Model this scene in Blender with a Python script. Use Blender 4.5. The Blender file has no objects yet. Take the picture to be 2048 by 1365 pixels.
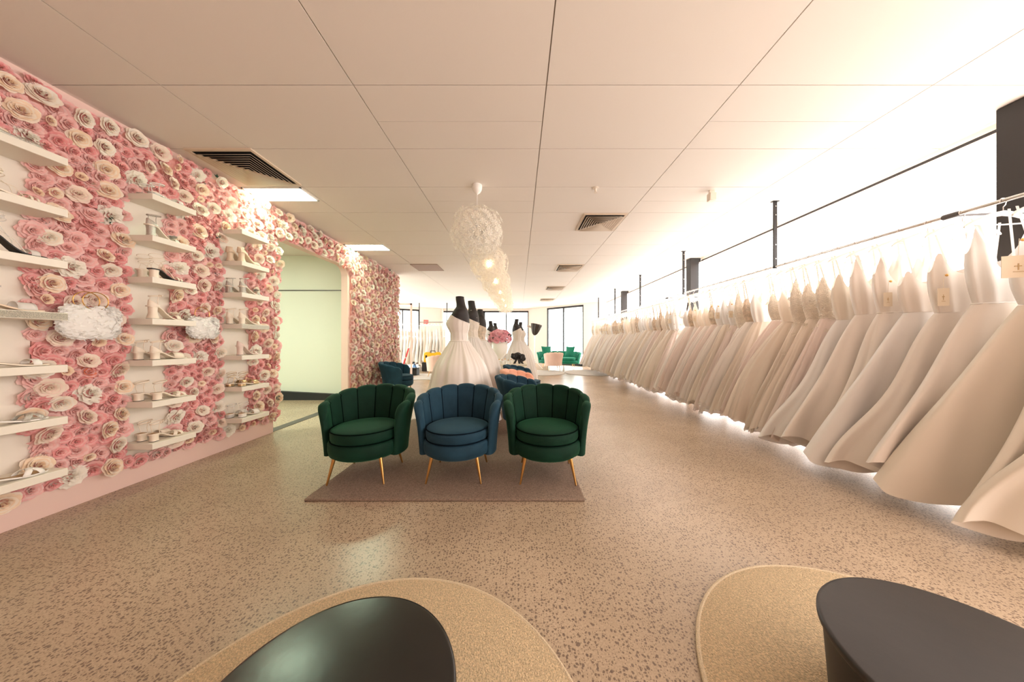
import bpy, bmesh, math, random
import numpy as np
from mathutils import Matrix, Vector
PI = math.pi
random.seed(7)
C = bpy.context.scene.collection
sc = bpy.context.scene

# ---------------------------------------------------------------- camera, sky, exposure
CEIL = 2.68
EYE = 1.08
cam_d = bpy.data.cameras.new('camera')
cam_d.sensor_width = 36.0
cam_d.lens = 36.0 * 575.0 / 2048.0
cam_d.shift_x = -14.0 / 2048.0
cam_d.clip_start = 0.02
cam = bpy.data.objects.new('camera', cam_d)
cam.location = (0, 0, EYE)
cam.rotation_euler = (PI / 2, 0, 0)
C.objects.link(cam)
sc.camera = cam

def lin(c):
    return tuple((x / 255 / 12.92) if x / 255 <= 0.04045 else ((x / 255 + 0.055) / 1.055) ** 2.4 for x in c)

w = bpy.data.worlds.new('daylight'); sc.world = w
w.use_nodes = True
w.node_tree.nodes['Background'].inputs[0].default_value = (1.0, 1.0, 1.0, 1)
w.node_tree.nodes['Background'].inputs[1].default_value = 8.5

sc.view_settings.view_transform = 'Standard'
sc.view_settings.look = 'None'
sc.view_settings.gamma = 1.0
sc.view_settings.use_curve_mapping = False
sc.view_settings.exposure = 0.15
sc.cycles.caustics_reflective = False
sc.cycles.caustics_refractive = False
sc.cycles.sample_clamp_indirect = 4.0
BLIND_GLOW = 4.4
TROFFER_GLOW = 36.0
BULB_GLOW = 22.0
SIDE_GLOW = 44.0

# ---------------------------------------------------------------- materials
MATS = {}
def P(name, col, rough=0.5, metal=0.0, var=0.0, vscale=8.0, bump=0.0, bscale=60.0, sheen=0.0, spec=0.5,
      emit=None, es=0.0, sheen_tint=None, coat=0.0, alpha=1.0, trans=0.0, stretch=None):
    m = bpy.data.materials.new(name); m.use_nodes = True
    nt = m.node_tree; b = nt.nodes['Principled BSDF']
    c = lin(col) + (1,)
    b.inputs['Base Color'].default_value = c
    b.inputs['Roughness'].default_value = rough
    b.inputs['Metallic'].default_value = metal
    b.inputs['Specular IOR Level'].default_value = spec
    if sheen:
        b.inputs['Sheen Weight'].default_value = sheen
        b.inputs['Sheen Roughness'].default_value = 0.45
        b.inputs['Sheen Tint'].default_value = (lin(sheen_tint) if sheen_tint else c[:3]) + (1,)
    if coat:
        b.inputs['Coat Weight'].default_value = coat; b.inputs['Coat Roughness'].default_value = 0.15
    if emit:
        b.inputs['Emission Color'].default_value = lin(emit) + (1,)
        b.inputs['Emission Strength'].default_value = es
    if alpha < 1: b.inputs['Alpha'].default_value = alpha
    if trans: b.inputs['Transmission Weight'].default_value = trans
    tc = None
    if var or bump:
        tc = nt.nodes.new('ShaderNodeTexCoord')
        src = tc.outputs['Object']
        if stretch:
            mp = nt.nodes.new('ShaderNodeMapping'); mp.inputs['Scale'].default_value = stretch
            nt.links.new(src, mp.inputs[0]); src = mp.outputs[0]
    if var:
        n = nt.nodes.new('ShaderNodeTexNoise'); n.inputs['Scale'].default_value = vscale; n.inputs['Detail'].default_value = 4
        nt.links.new(src, n.inputs['Vector'])
        r = nt.nodes.new('ShaderNodeMapRange'); r.inputs[1].default_value = 0.3; r.inputs[2].default_value = 0.7
        r.inputs[3].default_value = 1 - var; r.inputs[4].default_value = 1 + var
        nt.links.new(n.outputs[0], r.inputs[0])
        mx = nt.nodes.new('ShaderNodeMix'); mx.data_type = 'RGBA'; mx.blend_type = 'MULTIPLY'
        mx.inputs[0].default_value = 1; mx.inputs[6].default_value = c
        nt.links.new(r.outputs[0], mx.inputs[7]); nt.links.new(mx.outputs[2], b.inputs['Base Color'])
    if bump:
        n2 = nt.nodes.new('ShaderNodeTexNoise'); n2.inputs['Scale'].default_value = bscale; n2.inputs['Detail'].default_value = 3
        nt.links.new(src, n2.inputs['Vector'])
        bp = nt.nodes.new('ShaderNodeBump'); bp.inputs['Strength'].default_value = bump; bp.inputs['Distance'].default_value = 0.01
        nt.links.new(n2.outputs[0], bp.inputs['Height']); nt.links.new(bp.outputs[0], b.inputs['Normal'])
    MATS[name] = m
    return m

def cloth(name, col, translucent=0.35, clear=0.0, rough=0.6, sheen=0.2, bump=0.0, bscale=200, var=0.0):
    """thin fabric: a diffuse sheet that lets some light through, and for net a little see-through"""
    m = P(name, col, rough=rough, sheen=sheen, bump=bump, bscale=bscale, var=var, vscale=20, sheen_tint=(255, 250, 245))
    nt = m.node_tree; b = nt.nodes['Principled BSDF']; out = nt.nodes['Material Output']
    t = nt.nodes.new('ShaderNodeBsdfTranslucent'); t.inputs[0].default_value = lin(col) + (1,)
    mx = nt.nodes.new('ShaderNodeMixShader'); mx.inputs[0].default_value = translucent
    nt.links.new(b.outputs[0], mx.inputs[1]); nt.links.new(t.outputs[0], mx.inputs[2])
    last = mx
    if clear:
        tr = nt.nodes.new('ShaderNodeBsdfTransparent')
        m2 = nt.nodes.new('ShaderNodeMixShader'); m2.inputs[0].default_value = clear
        nt.links.new(mx.outputs[0], m2.inputs[1]); nt.links.new(tr.outputs[0], m2.inputs[2]); last = m2
    nt.links.new(last.outputs[0], out.inputs[0])
    return m

def glass_pane(name, col=(235, 242, 240), gl=0.06):
    m = bpy.data.materials.new(name); m.use_nodes = True; nt = m.node_tree
    nt.nodes.remove(nt.nodes['Principled BSDF']); out = nt.nodes['Material Output']
    t = nt.nodes.new('ShaderNodeBsdfTransparent'); t.inputs[0].default_value = lin(col) + (1,)
    g = nt.nodes.new('ShaderNodeBsdfGlossy'); g.inputs['Roughness'].default_value = 0.02
    mx = nt.nodes.new('ShaderNodeMixShader'); mx.inputs[0].default_value = gl
    nt.links.new(t.outputs[0], mx.inputs[1]); nt.links.new(g.outputs[0], mx.inputs[2]); nt.links.new(mx.outputs[0], out.inputs[0])
    MATS[name] = m
    return m

def floor_material():
    m = P('polished concrete', (171, 141, 111), rough=0.3)
    nt = m.node_tree; b = nt.nodes['Principled BSDF']; L = nt.links
    tc = nt.nodes.new('ShaderNodeTexCoord')
    big = nt.nodes.new('ShaderNodeTexNoise'); big.inputs['Scale'].default_value = 1.3; big.inputs['Detail'].default_value = 6
    L.new(tc.outputs['Object'], big.inputs['Vector'])
    cr = nt.nodes.new('ShaderNodeValToRGB')
    cr.color_ramp.elements[0].position = 0.1; cr.color_ramp.elements[0].color = lin((158, 136, 112)) + (1,)
    cr.color_ramp.elements[1].position = 0.9; cr.color_ramp.elements[1].color = lin((207, 183, 157)) + (1,)
    L.new(big.outputs[0], cr.inputs[0]); col = cr.outputs[0]
    fine = nt.nodes.new('ShaderNodeTexNoise'); fine.inputs['Scale'].default_value = 160; fine.inputs['Detail'].default_value = 2
    L.new(tc.outputs['Object'], fine.inputs['Vector'])
    mr = nt.nodes.new('ShaderNodeMapRange'); mr.inputs[1].default_value = .35; mr.inputs[2].default_value = .65
    mr.inputs[3].default_value = .86; mr.inputs[4].default_value = 1.1
    L.new(fine.outputs[0], mr.inputs[0])
    mm = nt.nodes.new('ShaderNodeMix'); mm.data_type = 'RGBA'; mm.blend_type = 'MULTIPLY'; mm.inputs[0].default_value = 1
    L.new(col, mm.inputs[6]); L.new(mr.outputs[0], mm.inputs[7]); col = mm.outputs[2]
    for scale, thr, keep, dark in ((72, 0.29, 0.60, (108, 88, 76)), (135, 0.28, 0.66, (118, 98, 84)), (42, 0.21, 0.78, (110, 92, 82))):
        warp = nt.nodes.new('ShaderNodeTexNoise'); warp.inputs['Scale'].default_value = scale * 1.1
        L.new(tc.outputs['Object'], warp.inputs['Vector'])
        ad = nt.nodes.new('ShaderNodeMix'); ad.data_type = 'RGBA'; ad.blend_type = 'LINEAR_LIGHT'; ad.inputs[0].default_value = 0.25 / scale
        L.new(tc.outputs['Object'], ad.inputs[6]); L.new(warp.outputs['Color'], ad.inputs[7])
        v = nt.nodes.new('ShaderNodeTexVoronoi'); v.inputs['Scale'].default_value = scale; v.inputs['Randomness'].default_value = 1
        v.voronoi_dimensions = '2D'
        L.new(ad.outputs[2], v.inputs['Vector'])
        lt = nt.nodes.new('ShaderNodeMath'); lt.operation = 'LESS_THAN'; lt.inputs[1].default_value = thr
        L.new(v.outputs['Distance'], lt.inputs[0])
        sp = nt.nodes.new('ShaderNodeSeparateColor'); L.new(v.outputs['Color'], sp.inputs[0])
        gt = nt.nodes.new('ShaderNodeMath'); gt.operation = 'GREATER_THAN'; gt.inputs[1].default_value = keep
        L.new(sp.outputs[0], gt.inputs[0])
        mu = nt.nodes.new('ShaderNodeMath'); mu.operation = 'MULTIPLY'; L.new(lt.outputs[0], mu.inputs[0]); L.new(gt.outputs[0], mu.inputs[1])
        m3 = nt.nodes.new('ShaderNodeMath'); m3.operation = 'MULTIPLY'; m3.inputs[1].default_value = .8; L.new(mu.outputs[0], m3.inputs[0])
        mx = nt.nodes.new('ShaderNodeMix'); mx.data_type = 'RGBA'; mx.inputs[7].default_value = lin(dark) + (1,)
        L.new(m3.outputs[0], mx.inputs[0]); L.new(col, mx.inputs[6]); col = mx.outputs[2]
    L.new(col, b.inputs['Base Color'])
    b.inputs['Roughness'].default_value = .27
    return m

floor_m = floor_material()
P('ceiling white', (240, 231, 221), rough=0.8, bump=0.06, bscale=300)
P('tee bar', (190, 175, 160), rough=0.6)
P('pink paint', (240, 208, 196), rough=0.7)
P('pale pink paint', (247, 226, 216), rough=0.7)
P('cream paint', (238, 226, 210), rough=0.7)
P('mint paint', (236, 240, 226), rough=0.6)
P('white board', (238, 228, 214), rough=0.55)
P('shelf white', (240, 231, 216), rough=0.4)
P('glitter', (205, 192, 176), rough=0.35, metal=0.4, var=0.4, vscale=300, bump=0.8, bscale=500)
P('black metal', (40, 36, 35), rough=0.45, metal=0.3)
P('column black', (46, 41, 39), rough=0.6)
P('grey metal', (95, 90, 88), rough=0.45, metal=0.5)
P('chrome', (205, 200, 196), rough=0.2, metal=1.0)
P('gold', (206, 160, 96), rough=0.28, metal=1.0)
P('rubber', (28, 27, 26), rough=0.8)
P('green velvet', (9, 44, 30), rough=0.75, sheen=0.35, sheen_tint=(70, 150, 105), var=0.22, vscale=7, bump=0.12, bscale=220, spec=.2)
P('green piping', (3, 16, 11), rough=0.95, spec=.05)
P('blue velvet', (31, 60, 76), rough=0.75, sheen=0.35, sheen_tint=(110, 150, 166), var=0.18, vscale=7, bump=0.12, bscale=220, spec=.2)
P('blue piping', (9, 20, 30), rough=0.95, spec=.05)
P('pink velvet', (238, 178, 152), rough=0.75, sheen=0.4, sheen_tint=(255, 220, 200), var=0.08, vscale=7, bump=0.1, bscale=220, spec=.2)
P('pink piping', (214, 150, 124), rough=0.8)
P('blush velvet', (240, 205, 188), rough=0.75, sheen=0.4, sheen_tint=(255, 230, 215), var=0.06, vscale=7, spec=.2)
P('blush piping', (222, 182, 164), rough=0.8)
P('teal velvet', (14, 118, 92), rough=0.6, sheen=0.7, sheen_tint=(110, 220, 190), var=0.2, vscale=6, spec=.3)
P('taupe rug', (152, 128, 110), rough=0.95, var=0.4, vscale=140, bump=1.0, bscale=260, sheen=.2)
P('cream rug', (220, 193, 155), rough=0.95, var=0.3, vscale=170, bump=1.0, bscale=230, sheen=.2)
P('rug edge', (228, 206, 174), rough=0.95, var=0.1, vscale=170, bump=.8, bscale=230)
P('grey rug', (206, 200, 192), rough=0.95, var=0.1, vscale=60, bump=.8, bscale=160)
P('black lacquer', (15, 13, 12), rough=0.25, var=0.25, vscale=9, bump=0.04, bscale=30, spec=0.6)
P('worn black', (36, 29, 25), rough=0.46, var=0.2, vscale=6, bump=0.04, bscale=30, spec=0.45)
P('black side', (24, 20, 17), rough=0.55)
cloth('ivory satin', (240, 230, 220), translucent=0.07, rough=0.38, sheen=0.3)
cloth('white satin', (240, 235, 230), translucent=0.07, rough=0.38, sheen=0.3)
cloth('champagne crepe', (234, 223, 208), translucent=0.07, rough=0.6)
cloth('white tulle', (244, 236, 228), translucent=0.2, clear=0.06, rough=0.8)
cloth('ivory tulle', (242, 230, 216), translucent=0.2, clear=0.06, rough=0.8)
cloth('blush tulle', (243, 228, 219), translucent=0.2, clear=0.06, rough=0.8)
cloth('lace', (238, 226, 210), translucent=0.1, rough=0.8, bump=1.0, bscale=90, var=0.1)
cloth('beaded lace', (220, 198, 174), translucent=0.08, rough=0.5, bump=1.0, bscale=120, var=0.25)
cloth('paper petal', (250, 244, 232), translucent=0.4, rough=0.7)
P('paper card', (232, 216, 192), rough=0.7)
P('print gold', (190, 158, 110), rough=0.5)
P('hanger white', (246, 242, 236), rough=0.3)
P('mannequin black', (34, 27, 25), rough=0.7, bump=0.06, bscale=400, sheen=.15)
P('shoe ivory', (243, 228, 208), rough=0.4)
P('shoe white', (246, 240, 232), rough=0.35)
P('shoe nude', (238, 214, 188), rough=0.45)
P('shoe blush', (228, 204, 192), rough=0.45)
P('shoe silver', (206, 200, 190), rough=0.3, metal=0.7, var=.2, vscale=250, bump=.5, bscale=400)
P('shoe gold', (214, 184, 140), rough=0.3, metal=0.7)
P('insole tan', (190, 152, 108), rough=0.6)
P('clear vinyl', (250, 246, 240), rough=0.25, alpha=0.6)
cloth('fluff', (255, 251, 246), translucent=.15, rough=0.9)
P('fluff peach', (246, 218, 196), rough=0.9)
cloth('rose pink', (250, 198, 192), translucent=0.18, rough=.8, sheen=.1)
cloth('rose deep pink', (247, 172, 170), translucent=0.18, rough=.8, sheen=.1)
cloth('rose light pink', (251, 212, 206), translucent=0.18, rough=.8, sheen=.1)
cloth('rose coral', (240, 150, 122), translucent=0.18, rough=.8, sheen=.1)
cloth('rose cream', (253, 238, 220), translucent=0.18, rough=.8, sheen=.1)
cloth('rose peach', (252, 226, 198), translucent=0.18, rough=.8, sheen=.1)
cloth('rose white', (253, 245, 232), translucent=0.18, rough=.8, sheen=.1)
cloth('rose blush', (252, 228, 214), translucent=0.18, rough=.8, sheen=.1)
P('leaf green', (44, 84, 62), rough=0.6)
P('foam backing', (238, 172, 164), rough=0.9)
cloth('hydrangea pink', (248, 172, 184), translucent=.25, rough=0.75)
cloth('hydrangea rose', (252, 198, 206), translucent=.25, rough=0.75)
P('ceramic white', (244, 238, 230), rough=0.25)
P('cabinet cream', (240, 228, 206), rough=0.4)
P('black satin', (18, 16, 16), rough=0.4, sheen=.2)
P('yellow plastic', (240, 178, 12), rough=0.4)
P('blue plastic', (60, 110, 160), rough=0.4)
P('red plastic', (205, 40, 48), rough=0.4)
P('sign red', (238, 92, 88), rough=0.5)
P('sign pale', (250, 200, 192), rough=0.5)
P('vent cream', (222, 202, 180), rough=0.5)
P('vent shade', (22, 20, 19), rough=0.9)
P('return grille', (170, 142, 124), rough=0.6)
P('sensor white', (238, 224, 208), rough=0.5)
P('dark bronze', (58, 48, 40), rough=0.5, metal=.3)
P('troffer lens', (255, 255, 255), rough=0.5, emit=(226, 255, 220), es=TROFFER_GLOW)
P('side lens', (255, 255, 255), rough=0.5, emit=(240, 255, 232), es=SIDE_GLOW)
P('bulb', (255, 240, 210), rough=0.3, emit=(255, 214, 158), es=BULB_GLOW)
P('unlit bulb', (250, 240, 222), rough=0.3)
P('glowing blind', (250, 244, 236), rough=0.9, emit=(255, 251, 249), es=BLIND_GLOW)  # daylight through the fabric is put in as its own emission
P('blind top shade', (250, 214, 190), rough=0.9, emit=(255, 226, 206), es=BLIND_GLOW * .42)
glass_pane('clear glass')

# ---------------------------------------------------------------- mesh helpers
class MB:
    def __init__(s): s.v = []; s.f = []; s.m = []
    def add(s, V, F, mi=0):
        o = len(s.v); s.v.extend([tuple(p) for p in V]); s.f.extend([tuple(i + o for i in f) for f in F]); s.m.extend([mi] * len(F)); return s
    def join(s, o, M=None):
        V = o.v if M is None else [tuple(M @ Vector(p)) for p in o.v]
        k = len(s.v); s.v.extend(V); s.f.extend([tuple(i + k for i in f) for f in o.f]); s.m.extend(o.m); return s
    def box(s, lo, hi, mi=0):
        x0, y0, z0 = lo; x1, y1, z1 = hi
        return s.add([(x0, y0, z0), (x1, y0, z0), (x1, y1, z0), (x0, y1, z0), (x0, y0, z1), (x1, y0, z1), (x1, y1, z1), (x0, y1, z1)],
                     [(0, 3, 2, 1), (4, 5, 6, 7), (0, 1, 5, 4), (1, 2, 6, 5), (2, 3, 7, 6), (3, 0, 4, 7)], mi)
    def loft(s, rings, closed=True, cap0=True, cap1=True, mi=0):
        n = len(rings[0]); V = [p for r in rings for p in r]; F = []
        for i in range(len(rings) - 1):
            for j in range(n if closed else n - 1):
                k = (j + 1) % n
                F.append((i * n + j, i * n + k, (i + 1) * n + k, (i + 1) * n + j))
        if closed and cap0: F.append(tuple(reversed(range(n))))
        if closed and cap1: F.append(tuple((len(rings) - 1) * n + j for j in range(n)))
        return s.add(V, F, mi)
    def tube(s, path, r, n=8, closed=False, mi=0):
        P_ = [Vector(p) for p in path]; N = len(P_); rings = []
        up = Vector((0, 0, 1)); prev = None
        for i in range(N):
            if closed: t = P_[(i + 1) % N] - P_[i - 1]
            else: t = P_[min(i + 1, N - 1)] - P_[max(i - 1, 0)]
            t = t.normalized() if t.length > 1e-9 else Vector((0, 0, 1))
            if prev is None:
                a = up if abs(t.z) < .9 else Vector((1, 0, 0))
                u = t.cross(a).normalized()
            else:
                u = (prev - t * prev.dot(t)); u = u.normalized() if u.length > 1e-6 else t.orthogonal().normalized()
            prev = u; v = t.cross(u); rr = r[i] if isinstance(r, (list, tuple)) else r
            rings.append([P_[i] + u * rr * math.cos(2 * PI * k / n) + v * rr * math.sin(2 * PI * k / n) for k in range(n)])
        if closed: rings.append(rings[0]); return s.loft(rings, True, False, False, mi)
        return s.loft(rings, True, True, True, mi)
    def lathe(s, prof, n=24, c=(0, 0, 0), sx=1, sy=1, mi=0, cap=True):
        rings = [[(c[0] + r * sx * math.cos(2 * PI * k / n), c[1] + r * sy * math.sin(2 * PI * k / n), c[2] + z) for k in range(n)] for r, z in prof]
        return s.loft(rings, True, cap, cap, mi)
    def grid(s, fn, nu, nv, mi=0, cu=False):
        V = [fn(i / (nu if cu else nu - 1), j / (nv - 1)) for i in range(nu) for j in range(nv)]
        F = []
        for i in range(nu if cu else nu - 1):
            k = (i + 1) % nu
            for j in range(nv - 1): F.append((i * nv + j, k * nv + j, k * nv + j + 1, i * nv + j + 1))
        return s.add(V, F, mi)
    def mesh(s, name, mats, angle=40):
        me = bpy.data.meshes.new(name)
        me.from_pydata(s.v, [], s.f)
        for m in (mats if isinstance(mats, (list, tuple)) else [mats]): me.materials.append(MATS[m])
        me.polygons.foreach_set('material_index', s.m)
        me.polygons.foreach_set('use_smooth', [True] * len(s.f))
        me.update()
        if angle < 180: me.set_sharp_from_angle(angle=math.radians(angle))
        return me
    def build(s, name, mats, parent=None, angle=40, bevel=0, solid=0, fix=True):
        me = s.mesh(name, mats, angle)
        if fix:
            bm = bmesh.new(); bm.from_mesh(me); bmesh.ops.recalc_face_normals(bm, faces=bm.faces); bm.to_mesh(me); bm.free()
        o = bpy.data.objects.new(name, me); C.objects.link(o)
        if parent: o.parent = parent
        if solid:
            md = o.modifiers.new('solidify', 'SOLIDIFY'); md.thickness = solid; md.offset = 0
        if bevel:
            md = o.modifiers.new('bevel', 'BEVEL'); md.width = bevel; md.segments = 2; md.limit_method = 'ANGLE'
        return o

def tag(o, label, cat, group=None):
    o['label'] = label; o['category'] = cat
    if group: o['group'] = group
    return o
def thing(name, label, cat, loc=(0, 0, 0), rz=0, group=None):
    o = bpy.data.objects.new(name, None); C.objects.link(o); o.empty_display_size = .1
    o.location = loc; o.rotation_euler = (0, 0, rz)
    return tag(o, label, cat, group)
def struct(o):
    o['kind'] = 'structure'; return o
def dup(root, loc, rz=None, label=None, group=None, scale=None):
    r = root.copy(); C.objects.link(r); r.location = loc
    if rz is not None: r.rotation_euler = (r.rotation_euler[0], r.rotation_euler[1], rz)
    if label: r['label'] = label
    if group: r['group'] = group
    if scale: r.scale = scale
    for ch in list(root.children):
        c = ch.copy(); C.objects.link(c); c.parent = r
        for g in list(ch.children):
            d = g.copy(); C.objects.link(d); d.parent = c
    return r
def child(me, name, parent, M=None):
    o = bpy.data.objects.new(name, me); C.objects.link(o); o.parent = parent
    if M is not None: o.matrix_local = M
    return o
def smooth(a, b, x):
    t = max(0, min(1, (x - a) / (b - a))); return t * t * (3 - 2 * t)
def lerp(tab, x):
    for (x0, y0), (x1, y1) in zip(tab, tab[1:]):
        if x <= x1: return y0 + (y1 - y0) * max(0, (x - x0)) / (x1 - x0)
    return tab[-1][1]
ORD = ['first', 'second', 'third', 'fourth', 'fifth', 'sixth', 'seventh', 'eighth', 'ninth', 'tenth', 'eleventh', 'twelfth',
       'thirteenth', 'fourteenth', 'fifteenth', 'sixteenth', 'seventeenth', 'eighteenth', 'nineteenth', 'twentieth']
# ---------------------------------------------------------------- the shell
XL, XR = -2.92, 3.50
m = MB(); m.box((-7.0, -2.7, -0.12), (4.2, 16.0, 0.0)); struct(m.build('floor', 'polished concrete'))
# ceiling: 1.2 x 0.6 m tiles with thin shadow gaps between them, tee bars behind the gaps
m = MB(); TX0, TW, TY0, TD, G = .172 - 6 * 1.207, 1.207, 1.797 - 8 * .595, .595, .0035
nx, ny = 10, 31
for i in range(nx):
    for j in range(ny):
        x0, x1 = TX0 + i * TW + G, TX0 + (i + 1) * TW - G; y0, y1 = TY0 + j * TD + G, TY0 + (j + 1) * TD - G
        x1 = min(x1, 3.56)
        if x0 > 3.5 or y0 > 15.5: continue
        if y1 < -2.7: continue
        split = (j in (8, 10)) and i in (5, 7)
        for a, b in (((y0, (y0 + y1) / 2 - .002), ((y0 + y1) / 2 + .002, y1)) if split else ((y0, y1),)):
            m.box((x0, a, CEIL), (x1, b, CEIL + .018))
struct(m.build('ceiling', 'ceiling white', fix=False))
m = MB(); m.box((-7.0, -2.7, CEIL + .012), (3.56, 16.0, CEIL + .05)); struct(m.build('ceiling_grid', 'tee bar'))

# left wall with a doorway between 3.39 and 4.90
T = .11; D0, D1, DH = 3.40, 4.90, 2.34
m = MB(); m.box((XL - T, -2.7, 0), (XL, D0, CEIL)); struct(m.build('wall_left', 'pink paint'))
m = MB(); m.box((XL - T, D1, 0), (XL, 6.92, CEIL)); struct(m.build('wall_left_far', 'pink paint'))
m = MB()
ring = []
pts = [(D0, CEIL), (D1, CEIL)]
arc = [(D1, 2.18)] + [(D1 - .16 + .16 * math.cos(a), 2.18 + .16 * math.sin(a)) for a in [k * PI / 12 for k in range(1, 7)]] + \
      [(D0 + .16 - .16 * math.sin(a), 2.18 + .16 * math.cos(a)) for a in [k * PI / 12 for k in range(0, 7)]]
poly = pts + arc
m.add([(XL - T, y, z) for y, z in poly] + [(XL, y, z) for y, z in poly],
      [tuple(range(len(poly))), tuple(range(2 * len(poly) - 1, len(poly) - 1, -1))] +
      [(i, (i + 1) % len(poly), (i + 1) % len(poly) + len(poly), i + len(poly)) for i in range(len(poly))])
struct(m.build('wall_header', 'pink paint', angle=30))
m = MB(); m.box((XL - T, -2.7, 0), (XL + .012, D0, .165)); struct(m.build('baseboard_left', 'pink paint'))
m = MB(); m.box((XL - T - .01, D0, 0.0005), (XL + .0, D1, .004)); struct(m.build('trim_1', 'grey metal'))
# the room seen through the doorway
m = MB(); m.box((-7.0, 5.40, 0), (XL - T, 5.52, CEIL)); struct(m.build('wall_side_room', 'mint paint'))
m = MB(); m.box((-6.9, -2.7, 0), (-6.8, 5.40, CEIL)); struct(m.build('wall_side_room_end', 'mint paint'))
m = MB(); m.box((-6.8, 0.2, 0), (XL - T, 0.3, CEIL)); struct(m.build('wall_side_room_near', 'mint paint'))
m = MB(); m.box((-6.8, 5.385, 2.022), (XL - T, 5.40, 2.038)); struct(m.build('trim_2', 'grey metal'))
m = MB(); m.loft([[(x, 5.24 + .0 * x, 0.001), (x, 5.39, 0.001), (x, 5.39, h), (x, 5.30, h)] for x, h in ((-6.6, .22), (-4.45, .145), (-3.10, .075))])
struct(m.build('baseboard_side_room', 'rubber'))
# walls behind the camera and the side hall
m = MB(); m.box((-3.0, -2.7, 0), (3.6, -2.6, CEIL)); struct(m.build('wall_back', 'pale pink paint'))


def oblique(p, q, z0, z1, t):
    """a box standing on the plan line p-q, thickness t to its outside"""
    (x0, y0), (x1, y1) = p, q; d = Vector((x1 - x0, y1 - y0)).normalized(); n = Vector((-d.y, d.x)) * t
    return [(x0, y0, z0), (x1, y1, z0), (x1 + n.x, y1 + n.y, z0), (x0 + n.x, y0 + n.y, z0),
            (x0, y0, z1), (x1, y1, z1), (x1 + n.x, y1 + n.y, z1), (x0 + n.x, y0 + n.y, z1)], \
           [(0, 3, 2, 1), (4, 5, 6, 7), (0, 1, 5, 4), (1, 2, 6, 5), (2, 3, 7, 6), (3, 0, 4, 7)]
# shop front: three straight runs, seen as windows and pink wall panels (plan x measured on each run)
FA, FB, FC, FD = (-6.9, 12.45), (-3.75, 14.3), (.50, 14.3), (3.50, 11.55)
def at(run, px):
    (x0, y0), (x1, y1) = run; k = (px - 1038) / 575.0
    t = (k * y0 - x0) / ((x1 - x0) - k * (y1 - y0)); return (x0 + (x1 - x0) * t, y0 + (y1 - y0) * t)
RA, RB, RC = (FA, FB), (FB, FC), (FC, FD)
def wall_run(name, p, q, mat='pale pink paint', z0=0, z1=CEIL):
    m = MB(); m.add(*oblique(p, q, z0, z1, .12)); return struct(m.build(name, mat))
WN = [0]
def shop_window(p, q, mull=(), z0=.04, z1=2.55, thick=.05):
    WN[0] += 1
    d = (Vector(q) - Vector(p)); L = d.length; d.normalize()
    m = MB()
    def bar(a, b, za, zb, t=.07):
        m.add(*oblique(tuple(Vector(p) + d * a), tuple(Vector(p) + d * b), za, zb, t))
    bar(0, thick, z0, z1); bar(L - thick, L, z0, z1); bar(0, L, z1 - .05, z1 + .03); bar(0, L, 0, z0 + .05)
    for t in mull: bar(t * L - .025, t * L + .025, z0, z1)
    o = struct(m.build('window_%d' % WN[0], 'black metal'))
    g = MB(); n = Vector((-d.y, d.x)) * .035
    a = Vector(p) + n; b = Vector(q) + n
    g.add([(a.x, a.y, z0), (b.x, b.y, z0), (b.x, b.y, z1), (a.x, a.y, z1)], [(0, 1, 2, 3)])
    g.build('window_pane', 'clear glass', o, fix=False)
    wall_run('wall_bulkhead_%d' % WN[0], p, q, z0=z1 + .03)
    return o
shop_window(FA, at(RA, 839), mull=(.35, .7))
wall_run('wall_far_panel_1', at(RA, 839), at(RB, 884.5)) if False else None
shop_window((-6.9, 5.52), FA, mull=(.25, .5, .75))  # unseen hall-side window, added to brighten the far end
m = MB(); m.add(*oblique(at(RA, 839), FB, 0, CEIL, .12)); struct(m.build('wall_far_1', 'pale pink paint'))
m = MB(); m.add(*oblique(FB, at(RB, 884.5), 0, CEIL, .12)); struct(m.build('wall_far_2', 'pale pink paint'))
shop_window(at(RB, 884.5), at(RB, 968))
shop_window(at(RB, 968), at(RB, 1057), mull=(.5,))
m = MB(); m.add(*oblique(at(RB, 1057), FC, 0, CEIL, .12)); struct(m.build('wall_far_3', 'pale pink paint'))
m = MB(); m.add(*oblique(FC, at(RC, 1094), 0, CEIL, .12)); struct(m.build('wall_far_4', 'pale pink paint'))
shop_window(at(RC, 1094), at(RC, 1167), mull=(.47,), z1=2.60)
m = MB(); m.add(*oblique(at(RC, 1167), FD, 0, CEIL, .12)); struct(m.build('wall_far_5', 'pale pink paint'))

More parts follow.
